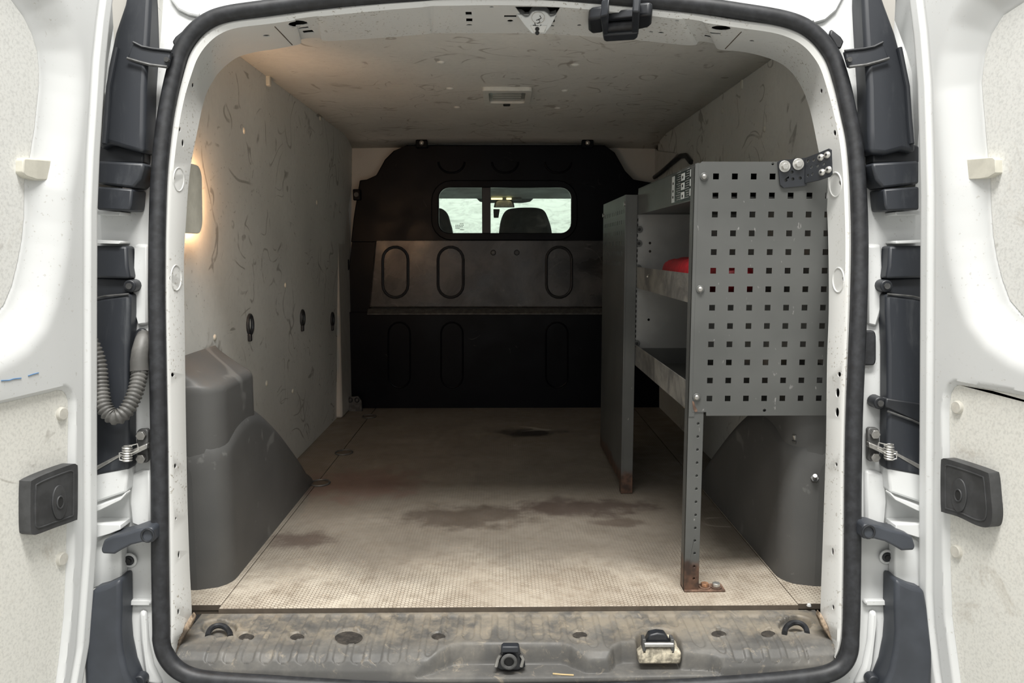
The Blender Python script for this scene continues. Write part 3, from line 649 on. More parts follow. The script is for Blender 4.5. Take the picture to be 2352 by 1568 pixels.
# ---- wheel arch covers
def arch(s, name, label):
    xi = -0.600 if s < 0 else 0.628
    xo = -0.710 if s < 0 else 0.736
    o = thing(name, label, 'wheel arch cover', (xi, 0.5, 0))
    # lower dome: side profile extruded across, rounded edges
    prof = [(0.100, 0.0), (0.100, 0.22), (0.13, 0.32), (0.22, 0.36), (0.31, 0.368), (0.39, 0.350), (0.49, 0.302), (0.58, 0.249), (0.67, 0.190), (0.75, 0.136), (0.82, 0.085), (0.88, 0.036), (0.925, 0.0)]
    prof = [tuple(q) for q in catmull(prof, 3)]
    xd = xi - 0.003 * s * -1 if s < 0 else xi - 0.0
    # swept slices: plan-rounded near corner, rounded top shoulder
    sl = []; R = 0.065
    for (y, z) in prof: sl.append((y, z))
    mb = MB(); ny_, nk = 60, 22; P = []
    ys = np.linspace(0.100, 0.925, ny_)
    py_, pz_ = np.array([p[0] for p in prof]), np.array([p[1] for p in prof])
    for y in ys:
        if y < 0.11: h = 0.30 + 0.03 * (y - 0.10) / 0.01
        elif y < 0.25: h = 0.33 + 0.035 * float(sstep(0.11, 0.25, np.array(y)))
        else: h = float(np.interp(y, py_[4:], pz_[4:]))
        t = y - 0.100
        ins = R - sqrt(max(0, R * R - (R - t) ** 2)) if t < R else 0.0
        t2 = 0.925 - y
        if t2 < 0.05: ins += (0.05 - sqrt(max(0, 0.05 ** 2 - (0.05 - t2) ** 2))) * 0.4
        x_in = xi + s * ins; r = min(0.05, h * 0.8)
        for k in range(nk):
            if k < 8: x = x_in; z = (h - r) * k / 8
            elif k < 17:
                a = (k - 8) / 8 * pi / 2; x = x_in + s * r * (1 - cos(a)); z = h - r + r * sin(a)
            else: x = x_in + s * (r + (abs(xo - x_in) - r) * (k - 16) / (nk - 17)); z = h
            P.append(Vector((x, y, max(0.0, z))))
    mb.grid(P, ny_, nk)
    mb.add([P[k] for k in range(nk)] + [Vector((xo, 0.100, 0))], [tuple(range(nk + 1))])
    mb.build('arch_dome', M_arch, o, smooth=50)
    # upper box housing standing over the near half, its lid sloping up to the wall
    bx = MB(); nk = 18; P = []; y0, y1 = 0.104, 0.392; m_ = 40
    for i in range(m_):
        y = y0 + (y1 - y0) * i / (m_ - 1); t = y - y0; t2 = y1 - y
        ins = (R - sqrt(max(0, R * R - (R - t) ** 2)) if t < R else 0.0) + ((0.05 - sqrt(max(0, 0.0025 - (0.05 - t2) ** 2))) if t2 < 0.05 else 0.0)
        x_in = xi + s * (0.006 + ins); r = 0.022; hi = 0.452; ho = 0.505; zb = 0.02
        for k in range(nk):
            if k < 5: x = x_in; z = zb + (hi - r - zb) * k / 5
            elif k < 12:
                a = (k - 5) / 6 * pi / 2.5; x = x_in + s * r * (1 - cos(a)); z = hi - r + r * sin(a)
            else:
                f = (k - 11) / (nk - 12); xs = x_in + s * r * (1 - cos(pi / 2.5)); zs = hi - r + r * sin(pi / 2.5)
                x = xs + (xo - xs) * f; z = zs + (ho - zs) * f
            P.append(Vector((x, y, z)))
    bx.grid(P, m_, nk)
    bx.add([P[k] for k in range(nk)] + [Vector((xo, y0, 0.02))], [tuple(range(nk + 1))])
    bx.add([P[(m_ - 1) * nk + k] for k in range(nk)] + [Vector((xo, y1, 0.02))], [tuple(range(nk, -1, -1))])
    bx.build('arch_box', M_arch, o, smooth=50)
    return o, xi
archL, axl = arch(-1, 'wheel_arch_cover', 'grey plastic wheel arch cover with boxed top below the scratched left wall')
archR, axr = arch(1, 'wheel_arch_cover', 'grey plastic wheel arch cover partly hidden below the shelving')
dome = [c for c in archR.children if c.name.startswith('arch_dome')][0]
dbv = BVHTree.FromPolygons([v.co + archR.location for v in dome.data.vertices], [tuple(p.vertices) for p in dome.data.polygons])
for px, py in ((1828, 1014), (1871, 1100)):
    h = dbv.ray_cast(CAM, ray(px, py).normalized()); c = h[0]; n = h[1] if h[1].dot(ray(px, py)) < 0 else -h[1]
    n = (n + Vector((0, 0, 0.8))).normalized()
    e = MB().cyl(c - n * .004, c + n * .006, 0.0085, n=6).build('stud_nut', M_plategrey, archR)
    MB().cyl(c, c + n * .019, 0.0042).build('stud', M_steel, e)

# ---- sill cover: one moulded sheet with pressed ribs, holes, lashing loops and a lock recess
PROF = [(0.010, -0.012), (-0.05, -0.0125), (-0.112, -0.014), (-0.130, -0.018), (-0.143, -0.027), (-0.151, -0.042), (-0.155, -0.060), (-0.148, -0.076)]
PT = np.array([0, .28, .54, .65, .74, .83, .92, 1.0])
def sill_base(t, x):
    y = np.interp(t, PT, [p[0] for p in PROF]); z = np.interp(t, PT, [p[1] for p in PROF])
    bow = 1 - np.clip(np.abs(x - 0.01) / 0.66, 0, 1) ** 2
    return y - 0.012 * t * bow, z - 0.004 * t * bow
nt_, nx_ = 90, 620
TT = np.linspace(0, 1, nt_)
EL = ([1402, 1425, 1455, 1475, 1500, 1520, 1535, 1545, 1556], [470, 452, 428, 416, 405, 408, 422, 440, 480])
ER = ([1396, 1425, 1455, 1475, 1490, 1510, 1525, 1538, 1550], [1868, 1890, 1908, 1918, 1925, 1922, 1910, 1886, 1840])
def edge_x(E, x0):
    out = []
    for t in TT:
        y, z = sill_base(np.array(t), np.array(x0)); qx, qy = project([(x0, float(y), float(z))])
        out.append(atz(float(np.interp(qy[0], *E)), float(qy[0]), float(z)).x)
    return np.array(out)
XL = edge_x(EL, -0.61); XR = edge_x(ER, 0.64)
U = np.linspace(0, 1, nx_)
T2, U2 = np.meshgrid(TT, U, indexing='ij')
X2 = XL[:, None] + (XR - XL)[:, None] * U2
Y2, Z2 = sill_base(T2, X2)
px2, py2 = project(np.stack([X2, Y2, Z2], -1).reshape(-1, 3)); PX = px2.reshape(X2.shape); PY = py2.reshape(X2.shape)
disp = np.zeros_like(X2)
recess = [(948, 1600), (953, 1549), (985, 1521), (1012, 1497), (1035, 1484), (1062, 1480), (1290, 1480), (1308, 1486), (1335, 1505), (1350, 1517), (1396, 1517), (1404, 1500), (1410, 1486), (1428, 1478), (1462, 1476), (1464, 1462), (1475, 1452), (1490, 1446), (1520, 1446), (1545, 1452), (1560, 1470), (1568, 1502), (1620, 1506), (1648, 1512), (1656, 1524), (1660, 1548), (1664, 1600)]
rd = sdf(recess, PX, PY)
rec = sstep(5, -6, rd)
low = np.interp(PX, [500, 935, 960, 1000, 1045, 1300, 1345, 1400, 1450, 1470, 1570, 1590, 1640, 1660, 1690, 1850], [1524, 1524, 1518, 1500, 1470, 1470, 1485, 1490, 1470, 1440, 1440, 1484, 1490, 1500, 1522, 1522])
pitch = 0.0345
ph = (X2 - 0.004) / pitch
ch = np.abs(ph - np.round(ph)) * pitch                     # distance from channel centre
endf = np.clip((PY - (low - 14)) / 14, 0, 1)               # rounded lower ends
half = 0.0118 * np.sqrt(np.clip(1 - endf ** 2, 0, 1))
chan = sstep(0.0016, -0.0016, ch - half) * sstep(1410, 1416, PY) * (PY < low + 1) * (X2 > -0.56) * (X2 < 0.585) * sstep(4, 16, rd)
disp += 0.0036 * chan
HOLES = [(565, 1459, 20, 9, .006), (682, 1459, 18, 9, .006), (800, 1461, 34, 17, .006), (1007, 1458, 17, 9, .006), (1332, 1455, 18, 9, .006), (1652, 1452, 19, 9, .006), (1765, 1452, 18, 9, .006), (503, 1443, 40, 17, .012), (1826, 1434, 36, 17, .016)]
for hx, hy, rx, ry, dp in HOLES:
    q = np.hypot((PX - hx) / rx, (PY - hy) / ry); m_ = sstep(1.12, 0.88, q); disp = disp * (1 - m_) + dp * m_
    disp -= 0.002 * sstep(0.28, 0.0, np.abs(q - 1.2)) * (dp >= .006)
    disp = np.where(q < .88, dp, disp)
Yd = Y2 + 0.35 * disp; Zd = Z2 - 0.94 * disp
rz = -0.058 + 0.0 * PX
Zr = np.where(Zd > rz, rz + 0.10 * (Zd - rz), Zd)
Zd = Zd * (1 - rec) + Zr * rec
pocket = [(1462, 1600), (1468, 1480), (1475, 1462), (1490, 1455), (1540, 1456), (1556, 1476), (1565, 1600)]
sill = thing('sill_cover', 'dusty black moulded plastic sill cover with ribs across the load edge', 'sill cover', (0, 0, 0))
mb = MB(); P3 = np.stack([X2, Yd, Zd], -1).reshape(-1, 3)
mb.v = [tuple(p) for p in P3]
mb.f = [(i * nx_ + j, i * nx_ + j + 1, (i + 1) * nx_ + j + 1, (i + 1) * nx_ + j) for i in range(nt_ - 1) for j in range(nx_ - 1)]
so_ = mb.build('ribbed_sheet', M_sill, sill, smooth=60)
md = so_.modifiers.new('thick', 'SOLIDIFY'); md.thickness = 0.002; md.offset = 0
def on_sill(px, py, lift=0.0):
    i = np.argmin((PX - px) ** 2 + (PY - py) ** 2); return Vector(P3[i]) + Vector((0, 0, lift))
for cx, cy, sgn in ((503, 1443, 1), (1828, 1436, -1)):
    pts = []
    for k in range(13):
        a = pi * k / 12; p = atz(cx - 26 * cos(a) , cy + 13 - 20 * sin(a), -0.008); pts.append(p + Vector((0, 0, 0.004 * sin(a) - 0.004)))
    MB().tube(pts, 0.0055, 8).build('lashing_loop', M_rubber, sill)
for hx, hy, rx, ry, dp in HOLES[:7]:
    c = on_sill(hx, hy, 0.0008); r = 0.0150 if rx < 30 else 0.0285
    MB().cyl(c - Vector((0, 0, .003)), c + Vector((0, 0, .0012)), r, n=22).build('blanking_plug' if rx > 30 else 'screw_well', M_plug, sill, label='dark round plug' if rx > 30 else 'dark screw well')
# black gap strip between the boards and the sill
MB().span(-0.69, 0.71, 0.000, 0.030, -0.034, -0.022).build('gap_strip', M_dark, sill)

# centre latch receiver and right lock striker, both in the recess
lr = thing('latch_receiver', 'small black latch receiver with round bore in the middle of the sill recess', 'latch', on_sill(1172, 1520))
Yl = -0.150
MB().prism([at(x, y, Yl) for x, y in ((1136, 1532), (1150, 1508), (1154, 1486), (1192, 1486), (1196, 1508), (1208, 1532), (1190, 1540), (1150, 1540))], (0, 0.02, 0)).build('latch_body', M_black, lr, 0.003)
MB().prism([at(x, y, Yl - 0.006) for x, y in ((1152, 1485), (1192, 1485), (1193, 1500), (1150, 1500))], (0, 0.016, 0)).build('latch_cap', M_trim, lr, 0.003)
c = at(1169, 1517, Yl - 0.004)
MB().tube([c + Vector((0.0125 * cos(a), -0.004, 0.0125 * sin(a))) for a in [2 * pi * i / 22 for i in range(22)]], 0.0035, 8, True).build('bore_ring', M_plategrey, lr)
MB().cyl(c + Vector((0, -0.0015, 0)), c + Vector((0, 0.006, 0)), 0.011).build('bore', M_dark, lr)
for x0, x1 in ((1139, 1149), (1197, 1206)):
    MB().tube([at(x0, 1530, Yl - 0.004), at((x0 + x1) / 2, 1512, Yl - 0.004), at(x1 if x0 < 1150 else x0, 1504, Yl - 0.004)], 0.0035, 8).build('latch_lug', M_steel, lr)
st = thing('lock_striker', 'chrome lock striker bar in a dirty white pocket on the right of the sill', 'lock striker', on_sill(1515, 1510))
pk = [at(x, y, -0.150) for x, y in ((1465, 1500), (1478, 1490), (1555, 1490), (1566, 1500), (1563, 1525), (1468, 1525))]
MB().prism(pk, (0, 0.02, 0)).build('pocket_lip', M_dirtwhite, st, 0.004)
MB().prism([at(x, y, -0.118) for x, y in ((1468, 1505), (1476, 1478), (1490, 1462), (1540, 1462), (1554, 1478), (1562, 1505))], (0, 0.012, 0)).build('pocket_back', M_dirtwhite, st, 0.003)
MB().prism([at(x, y, -0.140) for x, y in ((1482, 1478), (1492, 1458), (1510, 1454), (1528, 1456), (1538, 1470), (1541, 1480), (1520, 1477), (1505, 1480))], (0, 0.02, 0)).build('striker_block', M_black, st, 0.003)
MB().cyl(at(1480, 1480, -0.148), at(1546, 1480, -0.148), 0.0050).build('striker_bar', M_steel, st)
for px in (1480, 1545):
    MB().prism([at(px + a, b, -0.150) for a, b in ((-4, 1468), (4, 1468), (5, 1500), (-4, 1502))], (0, 0.02, 0)).build('striker_cheek', M_plategrey, st, 0.0015)
MB().cyl(at(1488, 1492, -0.144), at(1538, 1492, -0.144), 0.0035).build('striker_pin', M_black, st)
for pts, r in (([(1271, 1529), (1290, 1533), (1308, 1535)], 0.0012), ([(1285, 1536), (1303, 1537), (1322, 1538)], 0.0010)):
    pass
g = [on_sill(1270, 1529, 0.002), on_sill(1290, 1533, 0.002), on_sill(1318, 1538, 0.002)]
tag(MB().tube(g, 0.0016, 6).build('straw', M_straw), 'pale piece of dry straw lying in the sill recess', 'straw')
p = atz(1858, 1391, 0.0); 
tag(MB().dome(p, (0, 0, 1), 0.005, 0.006, 8, 2).build('crumb', M_white), 'tiny white crumb at the right end of the floor edge', 'crumb')

# ---- header: white catch bracket and black latch
def on_frame_poly(center, pts, lift, depth):
    p, n = fhit(*center); return [onplane(x, y, p + n * lift, n) for x, y in pts], -n * depth, n, p
ctr = (1236, 62)
bk = thing('catch_bracket', 'white pressed steel catch bracket with scribbled pen marks on the header', 'bracket', fhit(*ctr)[0])
pb, nb0 = fhit(1300, 36); n_ = (nb0 + Vector((0, -1.1, 0))).normalized(); p_ = pb - n_ * 0.010
def on_b(P, lift): return [onplane(x, y, p_ + n_ * lift, n_) for x, y in P]
MB().prism(on_b([(1186, 33), (1198, 34), (1206, 40), (1214, 39), (1222, 28), (1230, 25), (1250, 26), (1258, 31), (1264, 39), (1272, 37), (1279, 33), (1266, 60), (1252, 78), (1222, 78), (1204, 58)], 0.018), -n_ * 0.028).build('bracket_cup', M_white, bk, 0.004, 3)
MB().prism(on_b([(1216, 58), (1258, 58), (1251, 76), (1226, 76)], 0.0195), -n_ * 0.004).build('bracket_foot', M_white2, bk, 0.002)
def mk_line(pp, r=0.0009):
    g = []
    for x, y in pp: g.append(onplane(x, y, p_ + n_ * 0.0188, n_))
    return g
pm = MB()
for pp in ([(1224, 58), (1240, 60), (1243, 57)], [(1232, 47), (1238, 44), (1240, 51), (1234, 54)], [(1240, 36), (1243, 42), (1236, 46)], [(1228, 52), (1230, 60)]):
    pm.tube(mk_line(pp), 0.0008, 5)
pm.build('pen_mark', M_print, bk)
pm = MB(); pm.tube(mk_line([(1236 + 15 * cos(a), 41 + 13 * sin(a)) for a in [2 * pi * i / 20 for i in range(20)]]), 0.0006, 5, True); pm.build('stamped_ring', M_primer, bk)
for y in (66, 75):
    g = onplane(1234, y, p_ + n_ * 0.0185, n_); MB().cyl(g, g + n_ * 0.002, 0.0045).build('bracket_hole', M_dark, bk)
ctr = (1423, 60)
lt = thing('header_latch', 'black plastic door latch clipped on the header beside the white bracket', 'latch', fhit(*ctr)[0])
for pp in ([(1350, 48), (1356, 45), (1384, 41), (1386, 76), (1360, 79), (1351, 72)], [(1462, 37), (1490, 34), (1497, 38), (1496, 58), (1490, 64), (1462, 70)]):
    pts, dv, n_, p_ = on_frame_poly(ctr, pp, 0.022, 0.026); MB().prism(pts, dv).build('side_roller', M_black, lt, 0.006, 3)
pts, dv, n_, p_ = on_frame_poly(ctr, [(1378, 40), (1396, 34), (1396, 92), (1386, 92)], 0.032, 0.034)
MB().prism(pts, dv).build('latch_arm', M_trim, lt, 0.003)
pts, dv, n_, p_ = on_frame_poly(ctr, [(1452, 27), (1469, 28), (1466, 80), (1456, 90), (1450, 88)], 0.032, 0.034)
MB().prism(pts, dv).build('latch_arm', M_trim, lt, 0.003)
pts, dv, n_, p_ = on_frame_poly(ctr, [(1384, 82), (1466, 76), (1464, 88), (1458, 93), (1392, 97), (1386, 94)], 0.034, 0.036)
MB().prism(pts, dv).build('latch_bridge', M_trim, lt, 0.004)
pts, dv, n_, p_ = on_frame_poly(ctr, [(1394, 44), (1454, 38), (1454, 80), (1394, 86)], 0.012, 0.016)
MB().prism(pts, dv).build('latch_bed', M_black, lt, 0.002)
q0, q1 = onplane(1392, 62, p_ + n_ * 0.020, n_), onplane(1456, 57, p_ + n_ * 0.020, n_)
MB().cyl(q0, q1, 0.010).build('latch_roller', M_rubber, lt)

# ---- ceiling lamp
lc = atz(1164, 222, CZ)
cl = thing('ceiling_lamp', 'small rectangular white cargo lamp switched off on the beige ceiling', 'lamp', lc)
lx0, lx1 = atz(1110, 222, CZ).x, atz(1219, 222, CZ).x
ly0, ly1 = atz(1164, 207, CZ - 0.004).y, atz(1164, 242, CZ - 0.004).y
def xy(z0): return lambda u, v, w: Vector((u, v, z0 - w))
w_ = lx1 - lx0; h_ = ly1 - ly0
MB().plate(rrect(lx0, lx1, ly0, ly1, 0.012), [rrect(lx0 + w_ * .12, lx1 - w_ * .12, ly0 + h_ * .13, ly1 - h_ * .18, 0.012)], 0.012, xy(CZ + 0.006)).build('lamp_frame', M_lampwhite, cl, 0.003)
MB().plate(rrect(lx0 + w_ * .11, lx1 - w_ * .11, ly0 + h_ * .12, ly1 - h_ * .17, 0.012), [], 0.005, xy(CZ + 0.006)).build('lamp_lens', M_lens, cl, 0.003)
for k in range(4):
    y = ly0 + h_ * (.24 + .14 * k); MB().span(lx0 + w_ * .2, lx1 - w_ * .2, y, y + 0.006, CZ - 0.002, CZ + 0.003).build('lens_rib', M_lens, cl, 0.001)
MB().span((lx0 + lx1) / 2 - 0.012, (lx0 + lx1) / 2 + 0.012, ly0 + h_ * .84, ly0 + h_ * .97, CZ - 0.009, CZ - 0.003).build('lamp_switch', M_print, cl, 0.002)

# ---- lit lamp behind the left flange (the glow on the left lining)
pmp = hit_wall(-1, 444, 460)
pl_ = thing('pillar_lamp', 'beige lamp cover with a warm glowing edge at the left pillar', 'lamp', (-0.69, 0.17, 0.86))
ya, yb = hit_wall(-1, 432, 460).y, hit_wall(-1, 452, 460).y - 0.025
za, zb = 0.775, 0.925
yb -= 0.010
MB().plate(rrect(0.103, yb, za, zb, min(0.03, (yb - 0.103) * 0.45)), [], 0.007, lambda u, v, w: wall_pt(-1, u, v, -0.019 - w)).build('lamp_cover', M_beige, pl_, 0.002)
zt = 0.85; xt = wall_pt(-1, 0, zt).x
MB().cyl((xt + 0.0095 - 0.0017, yb - 0.016, za + 0.02), (xt + 0.0095 + 0.0017, yb - 0.016, zb - 0.02), 0.0045).build('lamp_tube', M_warm, pl_)

# ================================================================== REAR DOORS (swung open past square)
class Door:
    def __init__(s, side, hx, hy, ang):
        s.side = side; s.H = Vector((hx, hy, 0)); a = radians(ang)
        s.d = Vector((side * sin(a), -cos(a), 0)); s.n = Vector((-side * cos(a), -sin(a), 0))
    def uv(s, px, py, w=0.0):
        p = onplane(px, py, s.H + s.n * w, s.n) - s.H; return (p.dot(s.d), p.z)
    def P(s, u, z, w=0.0): return s.H + s.d * u + s.n * w + Vector((0, 0, z))
def make_door(side, hx, hy, ang, name, label, E, UP, LOW, HAND, HOLE, CAPS, CATCH, EDGE):
    D = Door(side, hx, hy, ang)
    root = thing(name, label, 'door', D.P(0, 0), kind='structure')
    e = sorted([D.uv(*p) for p in E], key=lambda q: q[1]); ez = [q[1] for q in e]; eu = [q[0] for q in e]
    UPv = [D.uv(*p) for p in UP]; LOWv = [D.uv(*p) for p in LOW]
    nu, nz = 130, 300
    zz = np.linspace(-0.16, 1.30, nz); uu = np.linspace(0, 1, nu) ** 1.6 * 0.62
    UG, ZG = np.meshgrid(uu, zz, indexing='ij'); U0 = np.interp(ZG, ez, eu); UU = U0 + UG
    du = sdf(UPv, UU, ZG); dl = sdf(LOWv, UU, ZG)
    w = np.zeros_like(UU)
    w -= 0.034 * sstep(0.075, 0.0, du) ** 1.2                      # wide concave shoulder round the upper panel
    w -= 0.020 * sstep(0.002, -0.012, du)
    w -= 0.012 * sstep(0.007, -0.001, dl) + 0.005 * sstep(-0.002, -0.012, dl)
    w += 0.006 * sstep(0.030, 0.024, UG) - 0.0
    w -= 0.0016 * np.exp(-((UG - 0.033) / 0.0018) ** 2)
    rr = 0.010; q = np.clip(UG / rr, 0, 1); w -= rr * (1 - np.sqrt(np.clip(1 - (1 - q) ** 2, 0, 1)))
    mb = MB(); pts = [D.P(UU[i, j], ZG[i, j], w[i, j]) for i in range(nu) for j in range(nz)]
    mb.grid(pts, nu, nz)
    b0 = len(mb.v)                                                  # return of the hinge edge and outer skin
    for off, wz in ((0.004, -0.05), (0.05, -0.062), (0.62, -0.062)):
        mb.v += [tuple(D.P(U0[0, j] + off, zz[j], wz)) for j in range(nz)]
    first = list(range(nz)); rowsb = [first] + [list(range(b0 + k * nz, b0 + (k + 1) * nz)) for k in range(3)] + [list(range((nu - 1) * nz, nu * nz))]
    for a_, b_ in zip(rowsb[:-1], rowsb[1:]):
        mb.f += [(a_[j], a_[j + 1], b_[j + 1], b_[j]) for j in range(nz - 1)]
    mb.build('door_shell', M_white, root, smooth=50)
    for poly, w0, m, nm in ((UPv, -0.040, M_hard, 'upper_lining'), (LOWv, -0.016, M_hard2, 'lower_lining')):
        MB().plate(poly, [], 0.006, lambda u, v, w, w0=w0: D.P(u, v, w0 + w)).build(nm, m, root, 0.0015)
    # pull handle
    hv = [D.uv(*p, 0.012) for p in HAND]; cu = sum(q[0] for q in hv) / len(hv); cz = sum(q[1] for q in hv) / len(hv)
    hr = [tuple(q) for q in catmull(hv, 4, True)]
    h = MB().plate(hr, [], 0.024, lambda u, v, w: D.P(u, v, -0.012 + w)).build('door_handle', M_handle, root, 0.007, 3)
    ins = [(cu + (u - cu) * 0.80, cz + (v - cz) * 0.80) for u, v in hr]
    MB().tube([D.P(u, v, 0.012) for u, v in ins], 0.0016, 6, True).build('handle_ridge', M_handle, h)
    hu, hz = D.uv(*HOLE, 0.012)
    ob = [(hu + 0.012 * cos(a) * 1.0, hz + 0.028 * sin(a) - 0.002) for a in [2 * pi * i / 26 for i in range(26)]]
    MB().plate([(hu + 0.017 * cos(a) - 0.004 * side * 0, hz + 0.030 * sin(a)) for a in [2 * pi * i / 26 for i in range(26)]], [], 0.003, lambda u, v, w: D.P(u, v, 0.0115 + w)).build('handle_boss', M_handle, h, 0.0012)
    MB().tube([D.P(hu + 0.0075 * cos(a), hz + 0.0105 * sin(a), 0.015) for a in [2 * pi * i / 18 for i in range(18)]], 0.0016, 6, True).build('hole_rim', M_handle, h)
    MB().cyl(D.P(hu, hz, 0.006), D.P(hu, hz, 0.0152), 0.0075).build('handle_hole', M_dark, h)
    for c in CAPS:
        u, v = D.uv(*c, -0.01); k = MB().cyl(D.P(u, v, -0.011), D.P(u, v, -0.004), 0.0125, 0.011, 18).build('screw_cap', M_hardcap, root, 0.001)
        MB().span(0, 0, 0, 0, 0, 0)
    # panel clip across the edge of the upper lining
    cv = [D.uv(*p, -0.01) for p in CATCH]
    MB().plate(cv, [], 0.016, lambda u, v, w: D.P(u, v, -0.036 + w)).build('lining_clip', M_beige, root, 0.004, 3)
    return D, root
M_handle = simple('charcoal_handle_plastic', (0.050, 0.051, 0.053), 0.5, 0, 0.25, 25)
M_hardcap = simple('pale_screw_cap', (0.60, 0.58, 0.52), 0.5, 0, 0.1, 60)
hl = at(222, 800, -0.10); hr_ = at(2115, 800, -0.10)
DL, dl_root = make_door(-1, hl.x, hl.y, 10, 'door_1', 'left rear door swung open, with blue pen dashes on its white inner skin',
    [(270, -60), (258, 0), (250, 60), (241, 150), (235, 250), (228, 360), (223, 480), (222, 700), (222, 1240), (214, 1350), (205, 1470), (188, 1568), (170, 1680)],
    [(-900, -300), (-200, -200), (20, -60), (70, 0), (96, 36), (115, 76), (127, 115), (131, 160), (130, 200), (121, 290), (109, 365), (98, 415), (97, 500), (92, 550), (83, 600), (70, 655), (52, 700), (25, 730), (0, 745), (-100, 790), (-900, 900)],
    [(-700, 1130), (0, 929), (126, 900), (143, 895), (155, 897), (163, 905), (168, 920), (169, 960), (168, 1000), (166, 1150), (164, 1290), (158, 1417), (145, 1530), (136, 1600), (128, 1660), (-700, 2600)],
    [(71, 1112), (76, 1102), (110, 1086), (165, 1066), (176, 1067), (179, 1075), (179, 1130), (178, 1187), (172, 1195), (125, 1212), (85, 1227), (75, 1226), (71, 1218), (70, 1165)],
    (135, 1153), [(140, 950), (140, 1283)], [(66, 366), (70, 362), (134, 367), (141, 372), (141, 408), (137, 414), (98, 414), (74, 406), (65, 396)], None)
DR, dr_root = make_door(1, hr_.x, hr_.y, 12, 'door_2', 'right rear door swung open, its lower lining scuffed around the handle',
    [(2074, -60), (2089, 0), (2099, 83), (2108, 200), (2112, 330), (2115, 450), (2114, 700), (2112, 1080), (2112, 1350), (2116, 1417), (2129, 1525), (2136, 1568), (2150, 1680)],
    [(3300, -300), (2500, -180), (2352, -20), (2314, 0), (2264, 33), (2238, 76), (2224, 120), (2216, 186), (2221, 249), (2228, 332), (2236, 414), (2238, 480), (2242, 540), (2250, 590), (2262, 640), (2280, 690), (2309, 725), (2352, 752), (2500, 800), (3300, 950)],
    [(3100, 1120), (2352, 910), (2200, 884), (2190, 884), (2180, 890), (2173, 905), (2169, 940), (2170, 1000), (2171, 1150), (2172, 1300), (2176, 1417), (2187, 1500), (2196, 1568), (2206, 1660), (3100, 2600)],
    [(2161, 1060), (2164, 1054), (2172, 1053), (2215, 1066), (2262, 1083), (2271, 1092), (2276, 1140), (2279, 1180), (2275, 1205), (2263, 1211), (2240, 1205), (2200, 1186), (2166, 1176), (2161, 1168), (2160, 1110)],
    (2204, 1137), [(2201, 935), (2199, 1266)], [(2201, 374), (2210, 366), (2268, 361), (2274, 366), (2275, 396), (2258, 407), (2238, 410), (2204, 412), (2200, 404)], None)
for pp in ([(2, 874), (20, 873), (30, 870), (48, 868)], [(64, 863), (76, 859), (88, 856)]):
    MB().tube([DL.P(*DL.uv(x, y), 0.0006) for x, y in pp], 0.0009, 5).build('pen_dash', M_ink, dl_root)

